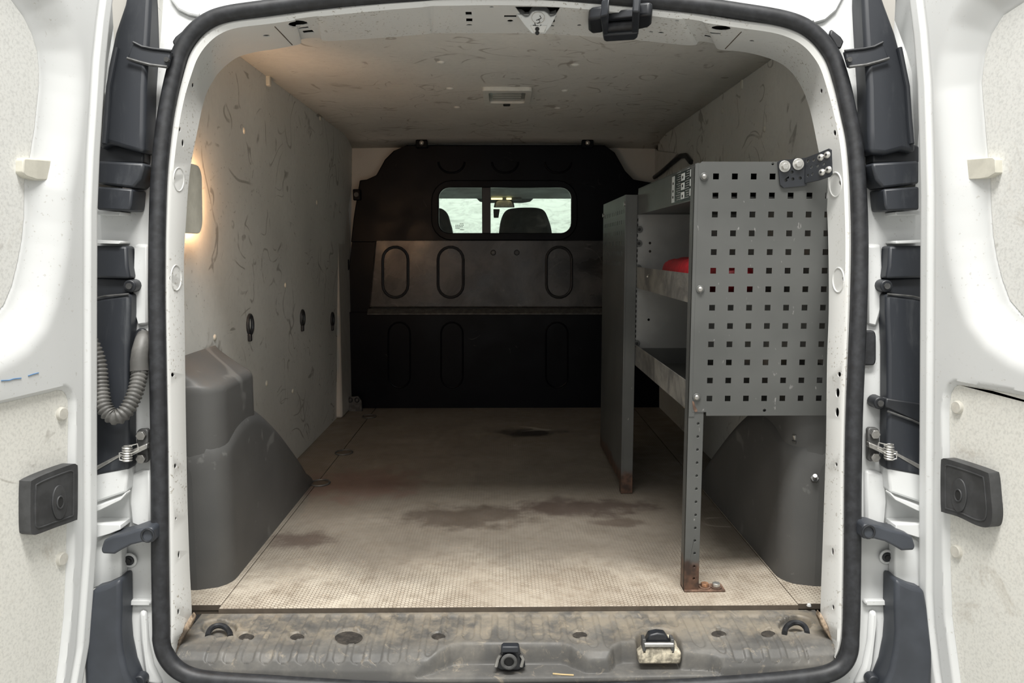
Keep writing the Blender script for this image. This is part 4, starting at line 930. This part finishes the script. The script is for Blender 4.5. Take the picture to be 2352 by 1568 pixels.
# ================================================================== BESIDE THE OPENING, BOTH SIDES
def slab(pts, y, th, name, mat, par, bevel=0.004, seg=2): return MB().prism([atp(px, py, y) for px, py in pts], (0, th, 0)).build(name, mat, par, bevel, seg)
for s in (-1, 1):
    w = 'left' if s < 0 else 'right'
    def m(P): return [(mx(s, a), b) for a, b in P]
    # upper tail lamp backing
    t = thing('tail_lamp_backing', 'black plastic tail lamp backing above the hinge on the %s pillar' % w, 'tail lamp backing', atp(mx(s, 280), 470, 0.0))
    if s < 0:
        U_ = [(298, -60), (346, -60), (345, 0), (342, 60), (338, 125), (333, 200), (331, 300), (329, 352), (296, 344), (250, 330), (228, 345), (231, 290), (237, 225), (246, 155), (263, 75), (285, 10)]
    else:
        U_ = [(323, -60), (350, -60), (351, 0), (348, 60), (344, 125), (339, 200), (337, 300), (335, 352), (300, 356), (262, 346), (228, 352), (232, 290), (240, 225), (254, 155), (276, 75), (300, 10)]
    slab(m(U_), -0.030, 0.060, 'backing_panel', M_trim, t, 0.010, 3)
    slab(m([(222, 335), (250, 328), (329, 348), (329, 375), (222, 375)]), -0.010, 0.040, 'recess', M_black, t)
    slab(m([(222, 369), (330, 374), (329, 385), (322, 412), (306, 432), (222, 422)]), -0.036, 0.062, 'lower_step', M_trim, t, 0.005)
    slab(m([(222, 428), (304, 434), (301, 470), (298, 484), (222, 482)]), -0.040, 0.062, 'foot_block', M_trim, t, 0.004)
    # long ridge and wing that reaches to the seal
    MB().tube([atp(mx(s, a), b, -0.032) for a, b in ((268, 110), (250, 200), (244, 290), (240, 330))], 0.005, 8).build('ridge', M_trim, t)
    g = [(306, 97), (326, 106), (350, 112), (394, 117), (384, 154), (336, 148), (310, 140), (292, 133)]
    slab(m(g), -0.034, 0.012, 'fixing_wing', M_trim, t, 0.003)
    MB().tube([atp(mx(s, a), b, -0.038) for a, b in ((292, 134), (318, 142), (345, 149), (384, 154))], 0.0030, 6).build('wing_lip', M_plategrey, t)
    MB().tube([atp(mx(s, a), b, -0.036) for a, b in ((306, 97), (326, 107), (350, 112), (394, 117))], 0.0026, 6).build('wing_lip', M_black, t)
    c = atp(mx(s, 383), 137, -0.036); MB().cyl(c + Vector((0, .004, 0)), c - Vector((0, .003, 0)), 0.005, n=8).build('wing_screw', M_plategrey, t)
    # lower lamp backing
    t = thing('lamp_box', 'tall black plastic lamp box below the hinge plates on the %s pillar' % w, 'lamp box', atp(mx(s, 260), 1060, 0.0))
    slab(m([(205, 564), (291, 565), (293, 610), (298, 640), (205, 638)]), -0.012, 0.036, 'upper_shell', M_trim, t, 0.005)
    slab(m([(205, 636), (299, 640), (301, 672), (205, 690)]), 0.000, 0.024, 'step_shell', M_black, t, 0.003)
    slab(m([(205, 688), (298, 674), (298, 720), (294, 800), (294, 960), (296, 1080), (205, 1096)]), -0.014, 0.038, 'lower_shell', M_trim, t, 0.007, 3)
    MB().tube([atp(mx(s, a), b, -0.015) for a, b in ((206, 688), (240, 680), (296, 675))], 0.0022, 6).build('shell_lip', M_plategrey, t)
    for (bx_, by_) in ((297, 657),) + (((312, 926),) if s > 0 else ()):
        c = atp(mx(s, bx_), by_, -0.010); MB().cyl(c + Vector((0, .03, 0)), c, 0.013, 0.012, 14).build('fixing_boss', M_black, t, 0.002)
        MB().cyl(c, c - Vector((0, .003, 0)), 0.006, n=10).build('boss_screw', M_plategrey, t)
    if s > 0:
        slab(m([(205, 928), (298, 914), (300, 935), (205, 980)]), -0.017, 0.02, 'step_shell', M_black, t, 0.003)
        MB().tube([atp(mx(s, a), b, -0.018) for a, b in ((206, 980), (240, 964), (296, 944))], 0.0022, 6).build('shell_lip', M_plategrey, t)
    # door check strap
    dy = 0 if s < 0 else -3
    t = thing('door_check_strap', 'steel door check strap with coil spring bolted to the %s pillar' % w, 'door check', atp(mx(s, 326), 1040, 0.01))
    pl2 = slab(m([(314, 992 + dy), (318, 986 + dy), (336, 985 + dy), (340, 990 + dy), (340, 1058 + dy), (336, 1063 + dy), (318, 1062 + dy), (314, 1056 + dy)]), 0.004, 0.012, 'mount_plate', M_plategrey, t, 0.002)
    for by_ in (999, 1052):
        c = atp(mx(s, 326), by_ + dy, 0.004); MB().cyl(c, c - Vector((0, .008, 0)), 0.0095, n=6).build('mount_bolt', M_steel, t, 0.001)
    slab(m([(338, 1018 + dy), (338, 1030 + dy), (300, 1048 + dy), (270, 1052 + dy), (258, 1046 + dy), (262, 1040 + dy), (300, 1034 + dy)]), -0.012, 0.012, 'hinge_arm', M_steel, t, 0.002)
    slab(m([(205, 1078 + dy), (205, 1090 + dy), (270, 1052 + dy), (285, 1046 + dy), (275, 1042 + dy)]), -0.016, 0.008, 'strap_bar', M_steel, t, 0.002)
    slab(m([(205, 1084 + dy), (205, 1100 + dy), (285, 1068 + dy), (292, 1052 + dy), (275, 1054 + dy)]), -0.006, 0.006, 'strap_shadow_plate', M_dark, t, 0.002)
    cs = []
    for k in range(80):
        a = 2 * pi * k / 13; c = atp(mx(s, 292), 1024 + dy + 34 * k / 80, -0.020); cs.append(c + Vector((0.0080 * cos(a), 0.0080 * sin(a), 0)))
    MB().tube(cs, 0.0017, 6).build('coil_spring', M_zinc, t)
    c0, c1 = atp(mx(s, 292), 1022 + dy, -0.020), atp(mx(s, 292), 1060 + dy, -0.020); MB().cyl(c1, c0, 0.0065).build('spring_pin', M_steel, t)
    MB().tube([atp(mx(s, a), b + dy, -0.026) for a, b in ((296, 1024), (316, 1019), (318, 1033), (300, 1042))], 0.0012, 6).build('spring_wire', M_zinc, t)
    MB().tube([atp(mx(s, a), b + dy, -0.026) for a, b in ((286, 1038), (274, 1040), (275, 1056), (284, 1058))], 0.0012, 6).build('spring_wire', M_zinc, t)
    # rubber stop arm
    dy = 0 if s < 0 else -8
    t = thing('door_stop_arm', 'black rubber-covered door stop arm low on the %s pillar' % w, 'door stop', atp(mx(s, 340), 1232, 0.0))
    slab(m([(231, 1262 + dy), (238, 1240 + dy), (258, 1232 + dy), (290, 1225 + dy), (318, 1215 + dy), (346, 1211 + dy), (352, 1214 + dy), (352, 1246 + dy), (325, 1246 + dy), (300, 1252 + dy), (280, 1262 + dy), (262, 1273 + dy), (234, 1272 + dy)]), -0.045, 0.05, 'stop_lever', M_bumper, t, 0.006, 3)
    c = atp(mx(s, 339), 1229 + dy, -0.046); MB().tube([c + Vector((.011 * cos(a), 0, .012 * sin(a))) for a in [2 * pi * i / 18 for i in range(18)]], 0.0022, 6, True).build('pivot_ring', M_black, t)
    # rubber buffer
    c = atp(mx(s, 295), 1288 + dy, 0.012)
    t = thing('rubber_buffer', 'round black rubber buffer under the door stop arm on the %s side' % w, 'buffer', c)
    MB().tube([c + Vector((.0118 * cos(a), 0.004, .0118 * sin(a))) for a in [2 * pi * i / 20 for i in range(20)]], 0.0028, 6, True).build('buffer_rim', M_white, t)
    MB().cyl(c + Vector((0, .010, 0)), c, 0.0105, 0.0095, 16).build('buffer_cup', M_black, t, 0.002)
    MB().cyl(c, c - Vector((0, .002, 0)), 0.005, n=12).build('buffer_pin', M_dark, t)
# bumper: one moulding, both corners in view
bp = thing('rear_bumper', 'grey-blue plastic rear bumper whose corners show beside both doors', 'bumper', (0.01, -0.05, -0.25))
for s in (-1, 1):
    P = [(196, 1640), (190, 1500), (202, 1400), (210, 1354), (240, 1346), (276, 1329), (277, 1400), (275, 1450), (278, 1490), (288, 1540), (312, 1600), (330, 1660)]
    slab([(mx(s, a), b) for a, b in P], -0.030, 0.055, 'bumper_corner', M_bumper, bp, 0.008, 3)
MB().prism([atp(x, y, -0.02) for x, y in ((255, 1650), (330, 1612), (420, 1600), (1920, 1600), (2010, 1612), (2085, 1650), (2085, 1900), (255, 1900))], (0, 0.06, 0)).build('bumper_beam', M_bumper, bp, 0.01)
for x in (318, 2008):
    c = atp(x, 1566, -0.01)
    MB().cyl(c + Vector((0, .02, 0)), c, 0.012, 0.011, 16).build('bumper_rivet', M_trim, bp, 0.002)

# wiring hose on the left, rubber grommet on the right
hs = thing('wiring_hose', 'grey corrugated wiring hose looping from the left pillar to the left door', 'hose', atp(322, 770, 0.0))
HP = [(196, 770, -.05), (212, 795, -.045), (226, 835, -.04), (231, 885, -.04), (238, 930, -.045), (254, 953, -.045), (272, 957, -.045), (292, 940, -.04), (309, 905, -.03), (318, 872, -.02), (321, 850, -.012)]
hp = [atp(*q) for q in [tuple(x) for x in catmull(HP, 26)]]
L = sum((hp[i + 1] - hp[i]).length for i in range(len(hp) - 1)); NR = int(L / 0.0075)
acc = [0]
for i in range(len(hp) - 1): acc.append(acc[-1] + (hp[i + 1] - hp[i]).length)
pts = []; rad = []
for k in range(NR * 4 + 1):
    d = L * k / (NR * 4); i = max(0, min(len(hp) - 2, int(np.searchsorted(acc, d)) - 1)); f = (d - acc[i]) / max(1e-9, acc[i + 1] - acc[i])
    pts.append(hp[i].lerp(hp[i + 1], f)); rad.append(0.0150 if k % 4 in (0, 1) else 0.0122)
MB().tube(pts, lambda f: rad[int(round(f * (len(rad) - 1)))], 14).build('corrugated_tube', M_hose, hs, smooth=60)
MB().tube([atp(321, 852, -.012), atp(320, 830, -.012), atp(322, 808, -.010), atp(328, 785, -.004), atp(332, 772, 0.012)], lambda f: 0.0175 - 0.003 * f, 14).build('smooth_sleeve', M_hose, hs, smooth=60)
MB().prism([atp(323 + 17 * cos(a), 776 + 22 * sin(a), 0.010) for a in [2 * pi * i / 24 for i in range(24)]], (0, 0.01, 0)).build('grommet', M_black, hs, 0.003)
c = atp(1996, 799, 0.008)
gr = MB().prism([atp(1996 + 17 * max(-1, min(1, 1.3 * cos(a))), 799 + 40 * max(-1, min(1, 1.2 * sin(a))), 0.010) for a in [2 * pi * i / 32 for i in range(32)]], (0, 0.012, 0)).build('rubber_grommet', M_rubber, bevel=0.003)
tag(gr, 'dark oval rubber grommet on the right pillar beside the seal', 'grommet')
for s in (-1, 1):                                            # black strip of rubber tucked behind the seal at the top corners
    t = slab([(mx(s, a), b) for a, b in ((395, 95), (402, 84), (424, 66), (428, 80), (412, 110), (402, 112))], 0.0, 0.012, 'corner_buffer', M_rubber, None, 0.003)
    tag(t, 'small black rubber corner buffer above the lamp wing at the %s top corner' % ('left' if s < 0 else 'right'), 'buffer')

# ================================================================== SHELVING RACK
YP = 0.075
pw = at(1600, 700, YP)
XP0 = at(1591, 900, YP).x; XP1 = 0.712
ZT, ZB_ = at(1640, 371, YP).z, at(1640, 946, YP).z
YF = 0.766; XF0 = at(1427, 1100, YF).x; XF1 = at(1453, 1100, YF).x
rack = thing('shelving_rack', 'grey steel van shelving rack with perforated end panels and three trays', 'shelving', (0.55, 0.48, 0))
cols = [at(1645 + 43.35 * k, 405 - 0.3 * k, YP).x for k in range(7)]
pit = (at(1775, 404, YP).x - at(1645, 405, YP).x) / 3; x0c = at(1637, 660, YP).x
cols = [x0c + pit * k for k in range(7)]
rws = np.linspace(at(1645, 405, YP).z, at(1630, 915, YP).z, 13)
hs_ = 0.0060
holes = []
for r in range(13):
    for k in range(7):
        if r == 0 and k > 3: continue
        holes.append([(cols[k] - hs_, rws[r] - hs_), (cols[k] + hs_, rws[r] - hs_), (cols[k] + hs_, rws[r] + hs_), (cols[k] - hs_, rws[r] + hs_)])
c = at(1775, 376, YP); holes.append(ellipse(c.x, c.z, 0.0028, 0.0028, 10)); c = at(1756, 942, YP); holes.append(ellipse(c.x, c.z, 0.0035, 0.0035, 10))
tl = at(1607, 371, YP)
out = [(XP0, ZB_), (XP1, ZB_), (XP1, ZT), (XP0 + 0.006, ZT), (XP0, ZT - 0.006)]
ep = MB().plate(out, holes, 0.0016, lambda u, v, w: Vector((u, YP + w, v))).build('end_panel', M_rack, rack, smooth=0, label='perforated end panel facing the doors')
MB().span(XP0 + 0.03, XP1, YP, YP + 0.018, ZB_ - 0.008, ZB_).build('panel_lip', M_rack, ep)
for px, py in ((1617, 406), (1608, 664), (1600, 912)):
    c = at(px, py, YP); e = MB().cyl(c + Vector((0, .002, 0)), c - Vector((0, .003, 0)), 0.0085, n=16).build('rivet', M_rack, ep, 0.001)
    MB().dome(c - Vector((0, .003, 0)), (0, -1, 0), 0.006, 0.004).build('rivet_head', M_steel, e)
# near post: angle section with a row of holes, rusted foot
PX0 = at(1574, 1250, YP).x; PX1 = at(1608, 1250, YP).x
ph_ = [ellipse((PX0 + PX1) / 2 + 0.005, at(1597, y, YP).z, 0.0028, 0.0028, 10) for y in (973, 1003, 1033, 1063, 1093, 1123, 1153, 1183, 1213, 1242, 1271, 1301, 1329)]
MB().plate([(PX0, 0.001), (PX1, 0.001), (PX1, ZB_ + 0.002), (XP0 + .004, ZB_ + 0.05), (PX0, ZB_ + 0.05)], ph_, 0.003, lambda u, v, w: Vector((u, YP + 0.0018 + w, v))).build('post', M_post, rack, 0.0006)
MB().span(PX0, PX0 + 0.003, YP + 0.003, YP + 0.036, 0.001, ZT - 0.006).build('post_flange', M_post, rack)
MB().span(PX0, PX0 + 0.012, YP + 0.0005, YP + 0.004, ZB_ - 0.01, ZT - 0.004).build('post_edge', M_rack, rack)
MB().span(PX0, PX1 - 0.004, YP + 0.006, YP + 0.009, 0.002, ZT - 0.01).build('post_back', M_post, rack)
c = at(1592, 932, YP - 0.001); MB().prism([at(x, y, YP - 0.0006) for x, y in ((1590, 921), (1594, 922), (1597, 932), (1601, 940), (1602, 945), (1596, 946), (1592, 938))], (0, 0.0008, 0)).build('rust_patch', M_rust, rack)
fx = PX1; MB().span(PX0, PX1 + 0.058, YP - 0.002, YP + 0.034, 0.0005, 0.0045).build('foot_plate', M_rust, rack, 0.001)
for dx, m_ in ((0.016, M_rustbolt), (0.041, M_zinc)):
    c = Vector((PX1 + dx, YP + 0.012, 0.0045)); e = MB().cyl(c, c + Vector((0, 0, .003)), 0.0125, n=18).build('washer', M_rust, rack)
    MB().cyl(c + Vector((0, 0, .003)), c + Vector((0, 0, .011)), 0.0090, n=6).build('floor_bolt', m_, e, 0.001)
# far post and the perforated panel facing the aisle
ZTF = at(1440, 447, YF).z
MB().span(XF0, XF1, YF, YF + 0.004, 0.001, ZTF).build('far_post', M_post, rack, 0.001)
MB().span(XF0 - 0.001, XF0 + 0.003, YF - 0.002, YF + 0.03, 0.001, ZTF).build('far_post_flange', M_post, rack)
ph = []
YQ0, YQ1 = YF + 0.006, atx(1383, 700, XF0).y
for r in range(6):
    z = atx(1430, 486 + 24 * r, XF0).z
    for k in range(12):
        y = YQ0 + 0.03 + (YQ1 - YQ0 - 0.06) * k / 11; ph.append([(y - .005, z - .006), (y + .005, z - .006), (y + .005, z + .006), (y - .005, z + .006)])
MB().plate([(YQ0, 0.03), (YQ1, 0.025), (YQ1, ZTF), (YQ0, ZTF)], ph, 0.0016, lambda u, v, w: Vector((XF0 + w, u, v))).build('aisle_panel', M_post, rack, smooth=0, label='perforated panel facing the aisle')
for px, py, y in ((1386, 495, YQ1 - .015), (1432, 470, YF + 0.01)):
    z = atx(px, py, XF0).z; MB().cyl((XF0 + .002, y, z), (XF0 - .005, y, z), 0.007, n=10).build('rivet', M_steel, rack)
XT0 = PX0 + 0.004
def tz(px, py): return atx(px, py, XT0).z
# far inner end plate
fe = MB(); fh_ = []
for px, py in ((1493, 558), (1493, 577), (1490, 734)): c = at(px, py, YF + .006); fh_.append(ellipse(c.x, c.z, 0.004, 0.004, 10))
fe.plate([(XF1 - 0.004, tz(1575, 939) + .002), (0.715, tz(1575, 939) + .002), (0.715, ZTF), (XF1 - 0.004, ZTF)], fh_, 0.0016, lambda u, v, w: Vector((u, YF + .006 + w, v)))
fep = fe.build('inner_end_plate', M_racklight, rack, smooth=0, label='pale inner end plate')
for px, py in ((1468, 527), (1467, 559), (1466, 615), (1462, 788)):
    c = at(px, py, YF + .006); e = MB().cyl(c, c - Vector((0, .003, 0)), 0.010, n=14).build('plate_screw', M_rack, fep)
    MB().cyl(c - Vector((0, .003, 0)), c - Vector((0, .0045, 0)), 0.0045, n=8).build('screw_socket', M_dark, e)
sq = MB()
for z in np.linspace(at(1461, 505, YF).z, at(1458, 795, YF).z, 26): sq.span(XF1 - 0.001, XF1 + 0.003, YF + .0035, YF + .0055, z - .004, z + .004)
sqo = sq.build('notch_row', M_dark, fep, smooth=0); sqo['kind'] = 'stuff'
# trays
XT = XF1 + 0.002; XT0 = PX0 + 0.004
def tray(z0, z1, m, nm, dn=0.0):
    Y0, Y1 = YP + 0.008, YF + 0.004
    t = MB().prism([(XT0, Y0, z0), (XT0, Y0, z1), (XT0 + 0.0016, Y0, z1), (XT0 + 0.0016, Y0, z0)], (XT - XT0, Y1 - Y0, dn)).build(nm, m, rack, label='scuffed steel tray lip' if m is M_tray else None)
    MB().span(XT0 + 0.001, XP1 - 0.004, Y0, Y1, z0 + 0.004, z0 + 0.006).build('tray_floor', M_rack, t)
    MB().span(XP1 - 0.006, XP1 - 0.004, Y0, Y1, z0 + 0.004, z1 + 0.02).build('tray_back', M_racklight, t)
    MB().span(XT0 - 0.001, XT0 + 0.012, Y0 - 0.001, Y0 + 0.0015, z0, z1).build('tray_corner', m, t)
    MB().span(XT0, XP1 - 0.004, Y1 - 0.0016, Y1, z0, z1 - 0.01).build('tray_end', M_rack, t)
    return t
def tz(px, py): return atx(px, py, XT0).z
t1 = tray(tz(1575, 939), tz(1576, 874), M_tray, 'bottom_tray'); t2 = tray(tz(1582, 695), tz(1583, 628), M_tray, 'middle_tray')
TA, TB = tz(1588, 461), ZT - 0.004; t3 = tray(TA, TB, M_rack, 'top_tray')
MB().span(XP1 - 0.002, XP1, YP + .01, YF, ZB_, ZT).build('back_sheet', M_racklight, rack)
# instruction label on the lip of the top tray
def lip(px, py, out=0.0): return atx(px, py, XT0 - 0.0006 - out)
ya, yb = lip(1589, 420).y, lip(1543, 430).y
lb = MB().span(XT0 - 0.0008, XT0, YP + 0.012, yb, TA + .004, TB - .004).build('instruction_label', M_label, t3, smooth=0, label='dark label with white fields and fine print')
fl = MB(); yr = yb - (YP + .012); y0 = YP + .012
for f0, f1, a, b in ((.86, .985, .02, .98), (.42, .56, .06, .30), (.42, .56, .38, .62), (.42, .56, .70, .95), (.06, .20, .10, .34), (.06, .20, .42, .66), (.06, .20, .74, .98)):
    fl.span(XT0 - 0.0013, XT0 - 0.0006, y0 + yr * f0, y0 + yr * f1, TA + .005 + (TB - TA - .01) * a, TA + .005 + (TB - TA - .01) * b)
fl.build('label_fields', M_labelw, lb, smooth=0) if False else None
lbl = fl; me_ = lbl
MBX = fl.build('label_field', M_labelw, t3, smooth=0)
fp = MB()
for f0, f1 in ((.60, .82), (.24, .40)):
    for k in range(13): fp.span(XT0 - 0.0012, XT0 - 0.0006, y0 + yr * f0, y0 + yr * (f0 + (f1 - f0) * random.uniform(.5, 1)), TA + .009 + .005 * k, TA + .0105 + .005 * k)
for k, f in enumerate((.10, .16)): pass
fp.build('fine_print', M_racklight, t3, smooth=0)
ip = MB()
for f0, a in ((.92, .2), (.92, .42), (.92, .7), (.49, .14), (.49, .5), (.49, .8), (.13, .2), (.13, .5), (.13, .85)):
    ip.span(XT0 - 0.0018, XT0 - 0.0010, y0 + yr * (f0 - .02), y0 + yr * (f0 + .02), TA + .005 + (TB - TA - .01) * (a - .025), TA + .005 + (TB - TA - .01) * (a + .06))
ip.build('label_pictogram', M_print, t3, smooth=0)
# top of the unit
MB().span(XT0, XP1, YP + .006, YF, TB + .0005, TB + .002).build('top_sheet', M_rack, rack)

# angle bracket tying the rack to the right pillar
p_f, n_f = fhit(1903, 372)
ab = thing('angle_bracket', 'black perforated angle bracket bolting the rack panel to the right pillar', 'bracket', at(1850, 390, YP - .004))
A_ = [(1787, 372), (1792, 368), (1852, 362), (1853, 426), (1800, 431), (1792, 424)]
def xzp(P, y): return [(at(a, b, y).x, at(a, b, y).z) for a, b in P]
YA = YP - 0.0045
bh = [ellipse(at(a, b, YA).x, at(a, b, YA).z, .0034, .0034, 10) for a, b in ((1805, 414), (1821, 411), (1838, 409), (1819, 395))]
MB().plate(xzp(A_, YA), bh, 0.0035, lambda u, v, w: Vector((u, YA + w, v))).build('panel_leg', M_black, ab, 0.001)
for px, py in ((1802, 382), (1833, 377)):
    c = at(px, py, YA); e = MB().cyl(c, c - Vector((0, .0022, 0)), 0.0118, n=22).build('washer', M_zinc, ab, .0005)
    MB().cyl(c - Vector((0, .002, 0)), c - Vector((0, .008, 0)), 0.0072, n=6).build('hex_bolt', M_zinc, e, .0008)
# outer leg: from the fold out to the pillar, angled
f0 = at(1852, 394, YA); ex = at(1912, 380, YP - 0.050)
dirv = Vector((ex.x - f0.x, ex.y - f0.y, 0)); ln = dirv.length; dirv.normalize(); nn = Vector((dirv.y, -dirv.x, 0)); nn = nn if nn.y < 0 else -nn
def leg_uv(px, py):
    p = onplane(px, py, f0, nn) - f0; return (p.dot(dirv), p.z + f0.z)
LG = [leg_uv(*q) for q in ((1851, 363), (1880, 352), (1906, 341), (1911, 344), (1913, 400), (1908, 406), (1880, 415), (1851, 421))]
lh = [ellipse(*leg_uv(a, b), .0022, .0026, 10) for a, b in ((1858, 370), (1871, 368), (1880, 381), (1866, 384), (1858, 403), (1868, 400), (1894, 377))]
def legP(u, v, w): return Vector((f0.x, f0.y, 0)) + dirv * u + nn * w + Vector((0, 0, v))
MB().plate(LG, lh, 0.0035, legP).build('pillar_leg', M_black, ab, .001)
for a, b in ((1887, 362), (1902, 356), (1890, 396), (1905, 390)):
    u, v = leg_uv(a, b); e = MB().dome(legP(u, v, .0035), nn, 0.0072, 0.0045, 16).build('round_screw', M_zinc, ab)
    MB().cyl(legP(u, v, .0075), legP(u, v, .0082), 0.0024, n=6).build('screw_socket', M_dark, e)

# red bag on the middle tray
bag = thing('tool_pouch', 'flat red nylon zip pouch lying on the middle tray of the rack', 'pouch', (0.49, 0.36, tz(1582, 695) + .007))
BZ = tz(1582, 695) + .007
NB, MBn = 28, 18; P = []
for i in range(NB + 1):
    th_ = 2 * pi * i / NB
    for j in range(MBn + 1):
        ph_ = -pi / 2 + pi * j / MBn
        ce, se = cos(ph_), sin(ph_); se2 = math.copysign(abs(se) ** 0.8, se); ce2 = abs(ce) ** 0.35
        ct, st_ = cos(th_), sin(th_)
        x = 0.492 + 0.070 * ce2 * math.copysign(abs(ct) ** 0.6, ct); y = 0.350 + 0.262 * ce2 * math.copysign(abs(st_) ** 0.6, st_)
        z = BZ + 0.042 + 0.040 * se2 + (0.004 * sin(y * 50 + x * 30) + 0.003 * sin(y * 95)) * max(0, se2)
        P.append((x, y, z))
MB().grid(P, NB + 1, MBn + 1).build('pouch_body', M_red, bag, smooth=80)
MB().tube([(0.492 + 0.0715 * math.copysign(abs(cos(a)) ** 0.6, cos(a)), 0.350 + 0.2635 * math.copysign(abs(sin(a)) ** 0.6, sin(a)), BZ + 0.040) for a in [2 * pi * i / 60 for i in range(60)]], 0.0035, 6, True).build('zip', simple('dark_red_zip', (0.28, 0.01, 0.015), 0.6), bag)
q = atx(1497, 623, 0.424)
MB().tube([q, atx(1492, 628, 0.415), atx(1487, 635, 0.392)], 0.0022, 6).build('zip_pull', M_cord, bag)

# dark rubber edging along the cut of the right lining above the rack
ed = [hit_wall(1, *q) + Vector((-0.008, 0, 0)) for q in ((1500, 412), (1520, 398), (1548, 374), (1568, 358), (1580, 357), (1592, 372))]
tag(MB().tube(ed, 0.010, 8).build('edge_strip', M_black), 'black rubber edge strip on the right lining just above the rack', 'edge strip')
MB().prism([hit_wall(1, *q) + Vector((-0.001, 0, 0)) for q in ((1440, 345), (1497, 330), (1512, 345), (1560, 352), (1520, 396), (1490, 418), (1455, 408))], (-0.006, 0, 0)).build('inner_bracket_plate', M_primer, body, 0.003)

# ================================================================== CAB SEEN THROUGH THE BULKHEAD WINDOW
YS = 2.55
def seat(pts, label):
    p0 = at(sum(q[0] for q in pts) / len(pts), 560, YS)
    t = thing('cab_seat', label, 'seat', (p0.x, YS, -0.1))  # a seat of the cab: headrest, backrest and base
    hr = [tuple(q) for q in catmull(pts, 4)]
    MB().prism([at(a, b, YS) for a, b in hr], (0, 0.11, 0)).build('headrest', M_seat, t, 0.025, 4)
    MB().box((p0.x, YS + 0.07, 0.42), (0.46, 0.14, 0.66)).build('backrest', M_seat, t, 0.05, 4)
    MB().box((p0.x, YS + 0.32, 0.06), (0.48, 0.50, 0.14)).build('seat_base', M_seat, t, 0.05, 4)
seat([(1143, 590), (1146, 533), (1152, 500), (1164, 482), (1185, 477), (1210, 476), (1235, 477), (1251, 484), (1261, 505), (1268, 533), (1272, 590)], 'dark passenger seat whose broad headrest stands centred in the bulkhead window')
seat([(895, 590), (905, 533), (915, 500), (930, 484), (955, 478), (985, 477), (1012, 478), (1026, 490), (1033, 512), (1038, 533), (1042, 590)], 'dark driver seat with headrest at the left end of the bulkhead window')
YM = 3.25
mr = thing('rear_view_mirror', 'small rear-view mirror hanging from the cab roof behind the headrest', 'mirror', at(1158, 468, YM))
MB().prism([at(a, b, YM) for a, b in [tuple(q) for q in catmull([(1134, 476), (1138, 462), (1150, 457), (1166, 457), (1178, 462), (1182, 476)], 5)]], (0, 0.03, 0)).build('mirror_shell', M_black, mr, 0.006)
MB().prism([at(a, b, YM - 0.002) for a, b in [tuple(q) for q in catmull([(1138, 475), (1141, 463), (1151, 459), (1165, 459), (1175, 463), (1179, 475)], 5)]], (0, 0.003, 0)).build('mirror_glass', M_steel, mr, 0.001)
c = at(1158, 455, YM + 0.02); MB().cyl(c, c + Vector((0, .02, 0.05)), 0.012).build('mirror_stem', M_black, mr)
cb = thing('cab_lamp', 'lit yellow cab lamp strip above the rear-view mirror', 'lamp', at(1150, 455, YM - 0.04))
for x0, x1 in ((1128, 1154), (1163, 1175)):
    MB().prism([at(a, b, YM - 0.04) for a, b in ((x0, 454), (x1, 454), (x1, 458), (x0, 458))], (0, 0.02, 0)).build('lamp_strip', M_cablamp, cb, 0.002)
MB().prism([at(a, b, YM - 0.018) for a, b in ((1120, 449), (1195, 449), (1200, 459), (1120, 459))], (0, 0.04, 0)).build('lamp_console', M_cabliner, cb, 0.004)
YW = 3.30
sv = [at(a, b, YW) for a, b in ((1094, 455), (1102, 463), (1120, 466), (1200, 466), (1218, 463), (1226, 455))]
MB().prism(sv, (0, 0.01, 0)).build('windscreen_shade_band', M_cabliner, body, 0.003)
wsn = MB().prism([at(a, b, 3.34) for a, b in ((700, 440), (1600, 440), (1600, 640), (700, 640))], (0, 0.004, 0)).build('window_2', M_glass)
tag(wsn, 'clear windscreen at the front of the cab', 'window', kind='structure')
MB().prism([at(a, b, 3.20) for a, b in ((1133, 480), (1148, 480), (1145, 500), (1134, 500))], (0, 0.02, 0)).build('windscreen_sensor', M_black, body, 0.003)
